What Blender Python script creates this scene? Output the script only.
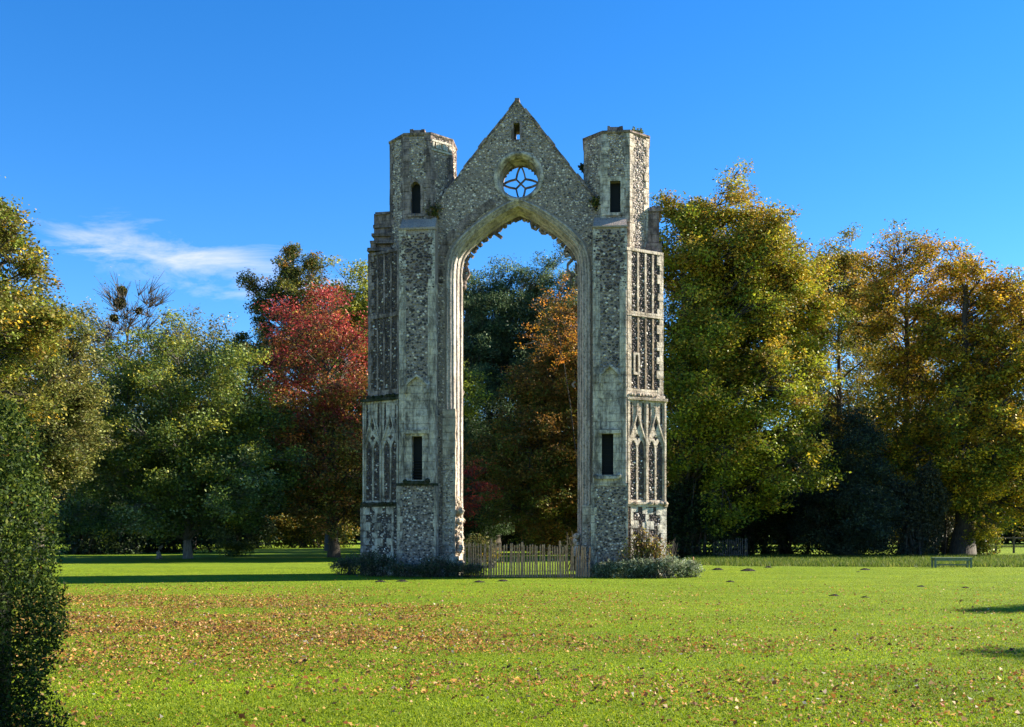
import bpy, math, random
import numpy as np
from mathutils import Vector, noise
from mathutils.geometry import tessellate_polygon
R = math.radians
random.seed(7)
for o in list(bpy.data.objects): bpy.data.objects.remove(o)
scene = bpy.context.scene
col = scene.collection

# ------------------------------------------------------------ camera
F = 1050.0; HOR = 531.0; EYE = 1.6
cam = bpy.data.cameras.new('camera'); co = bpy.data.objects.new('camera', cam); col.objects.link(co)
co.location = (0, 0, EYE); co.rotation_euler = (R(90), 0, 0)
cam.sensor_width = 36; cam.lens = 36*F/1024; cam.shift_y = (HOR-363.5)/1024
cam.clip_start = .1; cam.clip_end = 3000
scene.camera = co
scene.render.resolution_x = 1024; scene.render.resolution_y = 727
# ------------------------------------------------------------ light
SUN_EL, SUN_AZ = 27.0, 15.0      # SUN_AZ: degrees behind the picture plane, to the right
w = bpy.data.worlds.new('World'); scene.world = w; w.use_nodes = True
nt = w.node_tree; N = nt.nodes; Lk = nt.links; N.clear()
sky = N.new('ShaderNodeTexSky'); sky.sky_type = 'NISHITA'; sky.sun_disc = False
sky.sun_elevation = R(SUN_EL); sky.sun_rotation = R(90-SUN_AZ)
sky.air_density = 1.0; sky.dust_density = 0.0; sky.ozone_density = 5.0; sky.altitude = 700
hs = N.new('ShaderNodeHueSaturation'); hs.inputs['Saturation'].default_value = 1.25; hs.inputs['Hue'].default_value = .505; hs.inputs['Value'].default_value = .84
Lk.new(sky.outputs[0], hs.inputs['Color'])
# a wisp of cirrus low on the left, laid out by direction
tc = N.new('ShaderNodeTexCoord'); sx = N.new('ShaderNodeSeparateXYZ'); Lk.new(tc.outputs['Generated'], sx.inputs[0])
def M_(op, a, b=None, c=None):
    m = N.new('ShaderNodeMath'); m.operation = op
    for i, q in enumerate((a, b, c)):
        if q is None: continue
        if isinstance(q, (int, float)): m.inputs[i].default_value = q
        else: Lk.new(q, m.inputs[i])
    return m.outputs[0]
yc = M_('MAXIMUM', sx.outputs['Y'], .05)
cu = M_('DIVIDE', sx.outputs['X'], yc); cv = M_('DIVIDE', sx.outputs['Z'], yc)
cb = N.new('ShaderNodeCombineXYZ'); Lk.new(cu, cb.inputs[0]); Lk.new(cv, cb.inputs[1])
mp = N.new('ShaderNodeMapping'); mp.inputs['Rotation'].default_value = (0, 0, R(12)); mp.inputs['Scale'].default_value = (7, 30, 1)
Lk.new(cb.outputs[0], mp.inputs[0])
cn = N.new('ShaderNodeTexNoise'); cn.inputs['Scale'].default_value = 1.0; cn.inputs['Detail'].default_value = 7; cn.inputs['Roughness'].default_value = .62; cn.inputs['Distortion'].default_value = .6
Lk.new(mp.outputs[0], cn.inputs[0])
# band centre line: from (px 35,py 228) to (px 330,py 275)
def pc(px, py): return (px-512)/F, (HOR-py)/F
(a0, b0), (a1, b1) = pc(28, 232), pc(330, 282)
t_ = M_('DIVIDE', M_('SUBTRACT', cu, a0), a1-a0)
line = M_('ADD', M_('MULTIPLY', t_, b1-b0), b0)
dist = M_('ABSOLUTE', M_('SUBTRACT', cv, line))
bandw = M_('MULTIPLY_ADD', M_('SUBTRACT', 1.0, M_('ABSOLUTE', M_('SUBTRACT', M_('MULTIPLY', t_, 1.6), 1.0))), .026, .014)
across = M_('SUBTRACT', 1.0, M_('DIVIDE', dist, bandw))
ends = M_('MINIMUM', M_('MULTIPLY', t_, 5), M_('MULTIPLY', M_('SUBTRACT', 1.25, t_), 2.2))
m1 = M_('MINIMUM', across, ends)
m2 = M_('MULTIPLY_ADD', cn.outputs[0], 4.2, -1.9)
cl = N.new('ShaderNodeClamp'); Lk.new(M_('MULTIPLY', M_('MAXIMUM', M_('ADD', M_('MULTIPLY', m1, .9), M_('MULTIPLY_ADD', m2, .8, -.35)), 0.0), M_('MINIMUM', M_('MAXIMUM', M_('MULTIPLY_ADD', m1, .8, .45), 0.0), 1.0)), cl.inputs[0])
cl2 = M_('MULTIPLY', cl.outputs[0], .56)
mx = N.new('ShaderNodeMix'); mx.data_type = 'RGBA'
Lk.new(cl2, mx.inputs[0]); Lk.new(hs.outputs[0], mx.inputs[6]); mx.inputs[7].default_value = (4.6, 4.2, 4.5, 1)
bg = N.new('ShaderNodeBackground'); bg.inputs[1].default_value = 0.095; Lk.new(mx.outputs[2], bg.inputs[0])
wo = N.new('ShaderNodeOutputWorld'); Lk.new(bg.outputs[0], wo.inputs[0])
sd = bpy.data.lights.new('sun', 'SUN'); sd.energy = 5.0; sd.angle = R(.5); sd.color = (1, .91, .76)
so = bpy.data.objects.new('sun', sd); col.objects.link(so)
dv = Vector((math.cos(R(SUN_AZ))*math.cos(R(SUN_EL)), math.sin(R(SUN_AZ))*math.cos(R(SUN_EL)), math.sin(R(SUN_EL))))
so.rotation_euler = dv.to_track_quat('Z', 'Y').to_euler(); so.location = (40, 0, 40)
scene.view_settings.view_transform = 'Standard'; scene.view_settings.look = 'None'
scene.view_settings.exposure = 1.75; scene.view_settings.gamma = 1

# ------------------------------------------------------------ materials
def newmat(name):
    m = bpy.data.materials.new(name); m.use_nodes = True
    n = m.node_tree.nodes; b = n['Principled BSDF']; b.inputs['Roughness'].default_value = .85
    b.inputs['Specular IOR Level'].default_value = .25
    return m, n, m.node_tree.links, b
def ramp(n, stops, interp='LINEAR'):
    r = n.new('ShaderNodeValToRGB'); e = r.color_ramp; e.interpolation = interp
    while len(e.elements) < len(stops): e.elements.new(.5)
    for i, (p, c) in enumerate(stops):
        e.elements[i].position = p; e.elements[i].color = (*c, 1)
    return r
def nz(n, l, vec, scale, detail=4, rough=.6, dist=0):
    t = n.new('ShaderNodeTexNoise'); t.inputs['Scale'].default_value = scale; t.inputs['Detail'].default_value = detail
    t.inputs['Roughness'].default_value = rough; t.inputs['Distortion'].default_value = dist
    if vec is not None: l.new(vec, t.inputs['Vector'])
    return t
def mixc(n, l, fac, a, b, blend='MIX'):
    m = n.new('ShaderNodeMix'); m.data_type = 'RGBA'; m.blend_type = blend; m.clamp_factor = True
    for i, q in ((0, fac), (6, a), (7, b)):
        if hasattr(q, 'is_linked') or isinstance(q, bpy.types.NodeSocket): l.new(q, m.inputs[i])
        elif i == 0: m.inputs[0].default_value = q
        else: m.inputs[i].default_value = (*q, 1)
    return m.outputs[2]
def bump(n, l, b, h, strength=.5, dist=.02):
    bp = n.new('ShaderNodeBump'); bp.inputs['Strength'].default_value = strength; bp.inputs['Distance'].default_value = dist
    l.new(h, bp.inputs['Height']); l.new(bp.outputs[0], b.inputs['Normal'])
def objco(n): return n.new('ShaderNodeTexCoord').outputs['Object']

def leaf_mat(name, rough=.55, trans=.45, spec=.3):
    m, n, l, b = newmat(name)
    a = n.new('ShaderNodeAttribute'); a.attribute_name = 'tint'
    l.new(a.outputs['Color'], b.inputs['Base Color']); b.inputs['Roughness'].default_value = rough
    b.inputs['Specular IOR Level'].default_value = spec
    tr = n.new('ShaderNodeBsdfTranslucent'); l.new(a.outputs['Color'], tr.inputs['Color'])
    ms = n.new('ShaderNodeMixShader'); ms.inputs[0].default_value = trans
    l.new(b.outputs[0], ms.inputs[1]); l.new(tr.outputs[0], ms.inputs[2])
    l.new(ms.outputs[0], n['Material Output'].inputs['Surface'])
    return m
M = {}
M['leaf'] = leaf_mat('leaf', .55, .32, .25)
M['gloss_leaf'] = leaf_mat('gloss_leaf', .55, .3, .12)
M['grass_blade'] = leaf_mat('grass_blade', .6, .45, .15)

def bark_mat(name, c1, c2):
    m, n, l, b = newmat(name); v = objco(n)
    mp = n.new('ShaderNodeMapping'); mp.inputs['Scale'].default_value = (4, 4, .8); l.new(v, mp.inputs[0])
    t = nz(n, l, mp.outputs[0], 3, 8, .7); r = ramp(n, [(.35, c1), (.7, c2)]); l.new(t.outputs[0], r.inputs[0])
    l.new(r.outputs[0], b.inputs['Base Color']); bump(n, l, b, t.outputs[0], .8, .05); return m
M['bark'] = bark_mat('bark', (.035, .028, .02), (.12, .10, .075))
M['pale_bark'] = bark_mat('pale_bark', (.10, .09, .075), (.26, .24, .2))
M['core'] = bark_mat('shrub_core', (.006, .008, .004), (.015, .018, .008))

def stone_mat(name, base, warm, dark, joints=True, lichen=.5, scale=1.0):
    m, n, l, b = newmat(name); v = objco(n)
    sp = n.new('ShaderNodeSeparateXYZ'); l.new(v, sp.inputs[0])
    def mm(op, a, c):
        q = n.new('ShaderNodeMath'); q.operation = op
        for i, z in enumerate((a, c)):
            if isinstance(z, (int, float)): q.inputs[i].default_value = z
            else: l.new(z, q.inputs[i])
        return q.outputs[0]
    h = mm('ADD', sp.outputs[0], mm('MULTIPLY', sp.outputs[1], .8))
    cbx = n.new('ShaderNodeCombineXYZ'); l.new(h, cbx.inputs[0]); l.new(sp.outputs[2], cbx.inputs[1])
    n1 = nz(n, l, v, 1.1*scale, 8, .68, .3); n2 = nz(n, l, v, 4.5*scale, 6, .7)
    mp = n.new('ShaderNodeMapping'); mp.inputs['Scale'].default_value = (3.2, 3.2, .9); l.new(v, mp.inputs[0])
    n3 = nz(n, l, mp.outputs[0], 1.0, 7, .7, .4)   # vertical weather streaks
    n4 = nz(n, l, v, 14*scale, 4, .7)
    r1 = ramp(n, [(.38, base), (.62, warm)]); l.new(n1.outputs[0], r1.inputs[0])
    r2 = ramp(n, [(.33, (.32,)*3), (.47, (.9,)*3), (.7, (1.35,)*3)]); l.new(n2.outputs[0], r2.inputs[0])
    c = mixc(n, l, 1.0, r1.outputs[0], r2.outputs[0], 'MULTIPLY')
    rs = ramp(n, [(.44, (1, 1, 1)), (.60, (0, 0, 0))]); l.new(n3.outputs[0], rs.inputs[0])
    inv = mm('SUBTRACT', 1.0, rs.outputs[0])
    c = mixc(n, l, mm('MULTIPLY', inv, lichen), c, dark)
    r4 = ramp(n, [(.40, (0, 0, 0)), (.30, (1, 1, 1))] if False else [(.30, (1, 1, 1)), (.40, (0, 0, 0))]); l.new(n4.outputs[0], r4.inputs[0])
    c = mixc(n, l, mm('MULTIPLY', r4.outputs[0], .6), c, dark)
    hgt = mm('ADD', n2.outputs[0], n4.outputs[0])
    if joints:
        br = n.new('ShaderNodeTexBrick'); l.new(cbx.outputs[0], br.inputs['Vector'])
        br.inputs['Scale'].default_value = 1.0; br.inputs['Brick Width'].default_value = .48; br.inputs['Row Height'].default_value = .27
        br.inputs['Mortar Size'].default_value = .012; br.inputs['Mortar Smooth'].default_value = .3
        br.inputs['Color1'].default_value = (1.08, 1.05, 1.0, 1); br.inputs['Color2'].default_value = (.78, .8, .84, 1); br.inputs['Mortar'].default_value = (.55, .5, .45, 1)
        c = mixc(n, l, .5, c, br.outputs['Color'], 'MULTIPLY')
        hgt = mm('SUBTRACT', hgt, mm('MULTIPLY', br.outputs['Fac'], 1.0))
    l.new(c, b.inputs['Base Color']); b.inputs['Roughness'].default_value = .93; b.inputs['Specular IOR Level'].default_value = .1
    bump(n, l, b, hgt, .8, .045); return m
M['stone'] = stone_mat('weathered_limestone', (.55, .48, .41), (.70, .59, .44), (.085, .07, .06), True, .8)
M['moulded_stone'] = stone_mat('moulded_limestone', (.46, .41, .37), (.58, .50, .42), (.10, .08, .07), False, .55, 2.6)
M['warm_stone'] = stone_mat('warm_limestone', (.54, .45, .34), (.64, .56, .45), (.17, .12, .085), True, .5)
M['dark_stone'] = stone_mat('dark_limestone', (.29, .225, .205), (.38, .29, .235), (.05, .04, .038), True, .8)
M['pale_stone'] = stone_mat('pale_limestone', (.52, .49, .42), (.62, .56, .44), (.18, .16, .13), False, .35)
M['brown_stone'] = stone_mat('brown_mullion_stone', (.30, .24, .18), (.40, .30, .20), (.10, .07, .05), False, .5)

def flint_base(name, mort, dk):
    m, n, l, b = newmat(name); v = objco(n)
    vo = n.new('ShaderNodeTexVoronoi'); vo.feature = 'F1'; vo.inputs['Scale'].default_value = 11; l.new(v, vo.inputs[0])
    n1 = nz(n, l, v, .7, 6, .65); n2 = nz(n, l, v, 22, 3, .7)
    r = ramp(n, [(.30, dk), (.5, mort)]); l.new(n2.outputs[0], r.inputs[0])
    r1 = ramp(n, [(.35, (.6, .6, .62)), (.65, (1.15, 1.08, .98))]); l.new(n1.outputs[0], r1.inputs[0])
    c = mixc(n, l, 1.0, r.outputs[0], r1.outputs[0], 'MULTIPLY')
    l.new(c, b.inputs['Base Color']); b.inputs['Roughness'].default_value = .95; b.inputs['Specular IOR Level'].default_value = .1
    bump(n, l, b, n2.outputs[0], .9, .04); return m
M['mortar'] = flint_base('flint_mortar', (.38, .32, .28), (.13, .11, .10))
M['dark_mortar'] = flint_base('dark_flint_mortar', (.13, .105, .09), (.035, .03, .03))
m, n, l, b = newmat('flint_cobble'); a = n.new('ShaderNodeAttribute'); a.attribute_name = 'tint'
l.new(a.outputs['Color'], b.inputs['Base Color']); b.inputs['Roughness'].default_value = .6; b.inputs['Specular IOR Level'].default_value = .25; M['flint'] = m
m, n, l, b = newmat('iron_slit_shade'); b.inputs['Base Color'].default_value = (.015, .017, .02, 1); b.inputs['Roughness'].default_value = .7; M['iron_shade'] = m
def simple(name, c1, c2, scale=6, rough=.85, bs=.3, spec=.2):
    m, n, l, b = newmat(name); v = objco(n); t = nz(n, l, v, scale, 6, .65)
    r = ramp(n, [(.35, c1), (.65, c2)]); l.new(t.outputs[0], r.inputs[0]); l.new(r.outputs[0], b.inputs['Base Color'])
    b.inputs['Roughness'].default_value = rough; b.inputs['Specular IOR Level'].default_value = spec
    bump(n, l, b, t.outputs[0], bs, .02); return m
M['pale_wood'] = simple('split_chestnut', (.32, .15, .075), (.66, .36, .19), 9)
M['wire'] = simple('galvanised_wire', (.15, .15, .15), (.25, .25, .25), 9, .5)
M['bench_paint'] = simple('faded_green_bench_paint', (.10, .14, .10), (.18, .23, .16), 12)
M['soil'] = simple('molehill_soil', (.008, .007, .005), (.028, .02, .014), 25, .95, .9)
M['fieldwood'] = simple('grey_fence_wood', (.06, .05, .04), (.14, .12, .1), 9)
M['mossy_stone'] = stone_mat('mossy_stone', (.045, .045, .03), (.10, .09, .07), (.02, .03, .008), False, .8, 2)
M['roof_slab'] = M['dark_stone']

# lawn
m, n, l, b = newmat('lawn_turf'); v = objco(n)
mp = n.new('ShaderNodeMapping'); mp.inputs['Scale'].default_value = (.35, 1.0, 1); l.new(v, mp.inputs[0])
n1 = nz(n, l, mp.outputs[0], .35, 8, .6); n2 = nz(n, l, v, 45, 3, .75); n3 = nz(n, l, mp.outputs[0], 3.2, 7, .7)
r1 = ramp(n, [(.35, (.135, .22, .008)), (.65, (.20, .27, .012))]); l.new(n1.outputs[0], r1.inputs[0])
r2 = ramp(n, [(.3, (.5, .55, .4)), (.7, (1.35, 1.3, 1.2))]); l.new(n2.outputs[0], r2.inputs[0])
r3 = ramp(n, [(.32, (.72, .74, .65)), (.6, (1.12, 1.1, 1.05))]); l.new(n3.outputs[0], r3.inputs[0])
c = mixc(n, l, 1.0, r1.outputs[0], r2.outputs[0], 'MULTIPLY'); c = mixc(n, l, 1.0, c, r3.outputs[0], 'MULTIPLY')
l.new(c, b.inputs['Base Color']); b.inputs['Roughness'].default_value = .9; b.inputs['Specular IOR Level'].default_value = .15
ad = n.new('ShaderNodeMath'); ad.operation = 'ADD'; l.new(n2.outputs[0], ad.inputs[0]); l.new(n3.outputs[0], ad.inputs[1])
bump(n, l, b, ad.outputs[0], 1.0, .05); M['lawn'] = m

# ------------------------------------------------------------ object helpers
def mesh_np(name, verts, faces, mats, parent=None, tint=None, midx=None, smooth=False):
    """verts (n,3); faces (m,k) array or list of arrays with constant k"""
    me = bpy.data.meshes.new(name)
    if isinstance(faces, np.ndarray): faces = [faces]
    faces = [f for f in faces if len(f)]
    me.vertices.add(len(verts)); me.vertices.foreach_set('co', np.asarray(verts, dtype=np.float32).ravel())
    lv = np.concatenate([f.ravel() for f in faces]).astype(np.int32)
    tot = np.concatenate([np.full(len(f), f.shape[1]) for f in faces]).astype(np.int32)
    st = np.concatenate([[0], np.cumsum(tot)[:-1]]).astype(np.int32)
    me.loops.add(len(lv)); me.loops.foreach_set('vertex_index', lv)
    me.polygons.add(len(tot)); me.polygons.foreach_set('loop_start', st); me.polygons.foreach_set('loop_total', tot)
    if not isinstance(mats, (list, tuple)): mats = [mats]
    for q in mats: me.materials.append(M[q] if isinstance(q, str) else q)
    if midx is not None: me.polygons.foreach_set('material_index', np.asarray(midx, dtype=np.int32))
    me.update(calc_edges=True)
    if tint is not None:
        at = me.attributes.new('tint', 'FLOAT_COLOR', 'FACE')
        c = np.ones((len(tot), 4), dtype=np.float32); c[:, :3] = tint; at.data.foreach_set('color', c.ravel())
    if smooth: me.polygons.foreach_set('use_smooth', np.ones(len(tot), dtype=bool))
    o = bpy.data.objects.new(name, me); col.objects.link(o)
    if parent: o.parent = parent
    return o
def tag(o, label=None, cat=None, group=None, kind=None):
    if label: o['label'] = label
    if cat: o['category'] = cat
    if group: o['group'] = group
    if kind: o['kind'] = kind
    return o
def thing(name, label, cat, loc=(0, 0, 0), rz=0, group=None):
    o = bpy.data.objects.new(name, None); col.objects.link(o); o.location = loc; o.rotation_euler = (0, 0, rz)
    o.empty_display_size = .3
    return tag(o, label, cat, group)

class MB:
    def __init__(s): s.v = []; s.f = []; s.m = []; s.t = []
    def add(s, verts, faces, mi=0, tint=(.3, .3, .3)):
        k = len(s.v); s.v.extend([tuple(p) for p in verts])
        for f in faces: s.f.append(tuple(i+k for i in f)); s.m.append(mi); s.t.append(tint)
    def hexa(s, P, mi=0, tint=(.3,.3,.3)):   # P: 8 pts, bottom 4 ccw then top 4
        s.add(P, [(3,2,1,0),(4,5,6,7),(0,1,5,4),(1,2,6,5),(2,3,7,6),(3,0,4,7)], mi, tint)
    def box(s, x0, x1, y0, y1, z0, z1, mi=0, j=0):
        x0, x1 = min(x0, x1), max(x0, x1); y0, y1 = min(y0, y1), max(y0, y1); z0, z1 = min(z0, z1), max(z0, z1)
        P = [(x0,y0,z0),(x1,y0,z0),(x1,y1,z0),(x0,y1,z0),(x0,y0,z1),(x1,y0,z1),(x1,y1,z1),(x0,y1,z1)]
        if j: P = [tuple(c+random.uniform(-j, j) for c in p) for p in P]
        s.hexa(P, mi)
    def prism_uv(s, poly, z0, z1, mi=0):      # vertical prism over (x,y) footprint
        n = len(poly); P = [(x, y, z0) for x, y in poly]+[(x, y, z1) for x, y in poly]
        s.add(P, [tuple(range(n-1, -1, -1)), tuple(range(n, 2*n))]+[(i, (i+1) % n, (i+1) % n+n, i+n) for i in range(n)], mi)
    def plate(s, loops, fr, h0, h1, mi=0, back=True):
        """polygon with holes in face frame fr(s,z,h)->xyz, from h0 (back) to h1 (front)"""
        tri = tessellate_polygon([[Vector((a, b, 0)) for a, b in L] for L in loops])
        flat = [p for L in loops for p in L]; n = len(flat)
        P = [fr(a, b, h1) for a, b in flat]+[fr(a, b, h0) for a, b in flat]
        F_ = []
        for t in tri:
            F_.append(tuple(t)); 
            if back: F_.append(tuple(i+n for i in reversed(t)))
        k = 0
        for L in loops:
            c = len(L)
            for i in range(c):
                a, b_ = k+i, k+(i+1) % c; F_.append((a, b_, b_+n, a+n))
            k += c
        s.add(P, F_, mi)
    def rplate(s, R0, H_, fr, h0, h1, mi=0):   # rectangle with a rectangular hole, as four slabs
        (a, b, c, d), (e, f, g_, h) = R0, H_      # s0,s1,z0,z1
        for q in ((a, b, c, g_), (a, b, h, d), (a, e, g_, h), (f, b, g_, h)):
            if q[1]-q[0] > .002 and q[3]-q[2] > .002: s.fbox(fr, *q, h0, h1, mi)
    def fbox(s, fr, s0, s1, z0, z1, h0, h1, mi=0, j=0):
        P = [fr(s0,z0,h1), fr(s1,z0,h1), fr(s1,z0,h0), fr(s0,z0,h0), fr(s0,z1,h1), fr(s1,z1,h1), fr(s1,z1,h0), fr(s0,z1,h0)]
        if j: P = [tuple(c+random.uniform(-j, j) for c in p) for p in P]
        s.hexa(P, mi)
    def bar(s, fr, pts, wd, h0, h1, mi=0):
        n = len(pts); L, Rr = [], []
        for i, (a, b) in enumerate(pts):
            p0 = pts[max(i-1, 0)]; p1 = pts[min(i+1, n-1)]
            dx, dz = p1[0]-p0[0], p1[1]-p0[1]; q = math.hypot(dx, dz) or 1
            nx, nz_ = -dz/q*wd/2, dx/q*wd/2
            L.append((a+nx, b+nz_)); Rr.append((a-nx, b-nz_))
        P = []
        for i in range(n): P += [fr(*L[i], h0), fr(*L[i], h1), fr(*Rr[i], h1), fr(*Rr[i], h0)]
        F_ = [(0, 1, 2, 3), (4*n-1, 4*n-2, 4*n-3, 4*n-4)]
        for i in range(n-1):
            for k in range(4): F_.append((4*i+k, 4*i+(k+1) % 4, 4*i+4+(k+1) % 4, 4*i+4+k))
        s.add(P, F_, mi)
    def tube(s, pts, rad, seg=6, mi=0):
        pts = [Vector(p) for p in pts]; n = len(pts); rad = rad if isinstance(rad, (list, tuple)) else [rad]*n
        P = []
        for i, p in enumerate(pts):
            d = (pts[min(i+1, n-1)]-pts[max(i-1, 0)]).normalized()
            u = d.orthogonal().normalized() if abs(d.z) > .9 else d.cross(Vector((0, 0, 1))).normalized(); vv = d.cross(u)
            for k in range(seg):
                a = 2*math.pi*k/seg; P.append(tuple(p+(u*math.cos(a)+vv*math.sin(a))*rad[i]))
        F_ = [tuple(range(seg)), tuple((n-1)*seg+k for k in reversed(range(seg)))]
        for i in range(n-1):
            for k in range(seg): F_.append((i*seg+k, i*seg+(k+1) % seg, (i+1)*seg+(k+1) % seg, (i+1)*seg+k))
        s.add(P, F_, mi)
    def build(s, name, mats, parent=None, recalc=True, smooth=False):
        me = bpy.data.meshes.new(name); me.from_pydata(s.v, [], s.f)
        if not isinstance(mats, (list, tuple)): mats = [mats]
        for q in mats: me.materials.append(M[q])
        me.polygons.foreach_set('material_index', s.m)
        at = me.attributes.new('tint', 'FLOAT_COLOR', 'FACE')
        at.data.foreach_set('color', np.array([(*t, 1) for t in s.t], dtype=np.float32).ravel())
        if recalc:
            import bmesh
            bm = bmesh.new(); bm.from_mesh(me); bmesh.ops.recalc_face_normals(bm, faces=bm.faces); bm.to_mesh(me); bm.free()
        if smooth: me.polygons.foreach_set('use_smooth', [True]*len(me.polygons))
        o = bpy.data.objects.new(name, me); col.objects.link(o)
        if parent: o.parent = parent
        return o

# ------------------------------------------------------------ ground
rng = np.random.default_rng(11)
g = MB(); g.add([(-900, -200, 0), (900, -200, 0), (900, 1500, 0), (-900, 1500, 0)], [(0, 1, 2, 3)]); tag(g.build('ground', 'lawn', recalc=False), kind='structure')
def G(px, py): D = EYE*F/(py-HOR); return ((px-512)/F*D, D)

# ------------------------------------------------------------ the ruin
PSI = R(6); X0, D0 = .214, 37.5; cs, sn = math.cos(PSI), math.sin(PSI)
ruin = thing('ruined_arch', 'tall ruined flint and limestone priory arch with twin turrets and gable, standing on the lawn', 'ruin', (X0, D0, 0), -PSI)
def U(px, v=0):
    p = px-512
    return (p*(D0+v*cs)-F*(v*sn+X0))/(F*cs+p*sn)
def Z(py, v=0, u=0):
    return (HOR-py)/F*(D0-u*sn+v*cs)+EYE
def frame(a, b):      # face from footprint point a to b (u,v); outward normal to the right of travel reversed -> toward the camera
    a = Vector((*a, 0)); b = Vector((*b, 0)); d = (b-a).normalized(); nn = Vector((d.y, -d.x, 0))
    def fr(s, z, h=0):
        p = a+d*s+nn*h; return (p.x, p.y, z)
    fr.L = (b-a).length
    return fr
front = frame((0, 0), (1, 0))      # s = u, h = -v
def inpoly(poly, x, y):
    ins = np.zeros(len(x), bool); n = len(poly)
    for i in range(n):
        x0, y0 = poly[i]; x1, y1 = poly[(i+1) % n]
        if y0 == y1: continue
        c = ((y0 > y) != (y1 > y)) & (x < (x1-x0)*(y-y0)/(y1-y0)+x0); ins ^= c
    return ins
FLINT = {  # colour, weight
 'grey': [((.13, .12, .12), 2.6), ((.20, .18, .17), 4), ((.30, .27, .245), 4), ((.42, .385, .35), 2.6), ((.52, .48, .44), 1.0), ((.05, .047, .05), 1.6), ((.22, .17, .12), 1)],
 'dark': [((.030, .026, .030), 6), ((.07, .055, .055), 4), ((.10, .075, .06), 2), ((.35, .33, .31), 1.0), ((.5, .48, .45), .45), ((.16, .14, .13), 1)],
 'contrast': [((.04, .038, .038), 5), ((.11, .10, .095), 3), ((.38, .345, .30), 2.4), ((.56, .51, .45), 1.2), ((.22, .195, .17), 2.4)],
 'warm': [((.12, .10, .08), 3), ((.30, .25, .18), 3), ((.50, .44, .34), 3), ((.05, .045, .04), 2), ((.62, .56, .46), 1)],
}
def studs(name, parent, specs, mat_flint='flint'):
    """flint cobbles as real lumps. specs: (fr, loops(outer first, then holes), palette, radius, h)"""
    V, Fs, T = [], [], []; k0 = 0
    for fr, loops, pal, rad, h in specs:
        A = np.array(loops[0]); x0, y0 = A.min(0); x1, y1 = A.max(0); st = rad*1.75
        nx, ny = max(int((x1-x0)/st), 1), max(int((y1-y0)/(st*.86)), 1)
        gx, gy = np.meshgrid(np.arange(nx+1), np.arange(ny+1)); gx = gx+.5*(gy % 2)
        xs = x0+gx.ravel()*st+rng.normal(0, st*.22, gx.size); ys = y0+gy.ravel()*st*.86+rng.normal(0, st*.2, gx.size)
        ok = inpoly(loops[0], xs, ys)
        for hl in loops[1:]: ok &= ~inpoly(hl, xs, ys)
        xs, ys = xs[ok], ys[ok]; keep = rng.random(len(xs)) < .93; xs, ys = xs[keep], ys[keep]
        n = len(xs)
        if not n: continue
        o = np.array(fr(0, 0, 0)); ax = np.array(fr(1, 0, 0))-o; nn = np.array(fr(0, 0, 1))-o; az = np.array([0, 0, 1.])
        rr = rad*rng.uniform(.62, 1.08, n); an = rng.uniform(0, 6.28, n); el = rng.uniform(.6, 1.0, n); rt = rng.uniform(-.6, .6, n)
        tilt = rng.normal(0, .35, (n, 2))
        seg = 6; rings = []
        for (q, hh) in ((1.0, -.01), (.82, .75), (.35, 1.0)):
            for s_ in range(seg):
                a = an+s_*2*math.pi/seg; jr = rng.uniform(.82, 1.15, n)
                ex = np.cos(a)*rr*q*jr; ey = np.sin(a)*rr*q*jr*el
                px_ = ex*np.cos(rt)-ey*np.sin(rt); py_ = ex*np.sin(rt)+ey*np.cos(rt)
                hv = (hh*h*rng.uniform(.75, 1.25, n) if hh > 0 else np.full(n, -.008))
                if hh > 0: hv = hv+tilt[:, 0]*px_*.8+tilt[:, 1]*py_*.8; hv = np.maximum(hv, .002)
                rings.append(o+np.outer(xs+px_, ax)+np.outer(ys+py_, az)+np.outer(hv, nn))
        P = np.stack(rings, 1)   # n, 18, 3
        V.append(P.reshape(-1, 3))
        base = np.arange(n)[:, None]*18+k0
        cols = np.array([c for c, _ in FLINT[pal]]); wt = np.array([w_ for _, w_ in FLINT[pal]]); wt = wt/wt.sum()
        # slow patches: shift the palette lighter / darker
        pick = rng.choice(len(cols), n, p=wt); c = np.minimum(cols[pick]**.92*rng.uniform(.95, 1.6, (n, 1))*np.array([1.05, .97, .91]), .85)
        q4 = []; 
        for s_ in range(seg):
            s2 = (s_+1) % seg
            q4.append(base+np.array([[s_, s2, 6+s2, 6+s_]])); q4.append(base+np.array([[6+s_, 6+s2, 12+s2, 12+s_]]))
        for q in q4: Fs.append((4, q)); T.append(c*rng.uniform(.85, 1.15, (n, 1)))
        Fs.append((6, base+np.array([[12, 13, 14, 15, 16, 17]]))); T.append(c)
        k0 += n*18
    f4 = np.concatenate([f for k, f in Fs if k == 4]); t4 = np.concatenate([t for (k, f), t in zip(Fs, T) if k == 4])
    f6 = np.concatenate([f for k, f in Fs if k == 6]); t6 = np.concatenate([t for (k, f), t in zip(Fs, T) if k == 6])
    return mesh_np(name, np.concatenate(V), [f4, f6], mat_flint, parent, np.concatenate([t4, t6]))
def jag(pts, step=.18, amp=.02):
    out = []
    for i in range(len(pts)-1):
        (x0, y0), (x1, y1) = pts[i], pts[i+1]; n = max(1, int(math.hypot(x1-x0, y1-y0)/step))
        for k in range(n):
            t = k/n; out.append((x0+(x1-x0)*t+(random.uniform(-amp, amp) if k else 0), y0+(y1-y0)*t+(random.uniform(-amp, amp) if k else 0)))
    out.append(pts[-1]); return out
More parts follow.
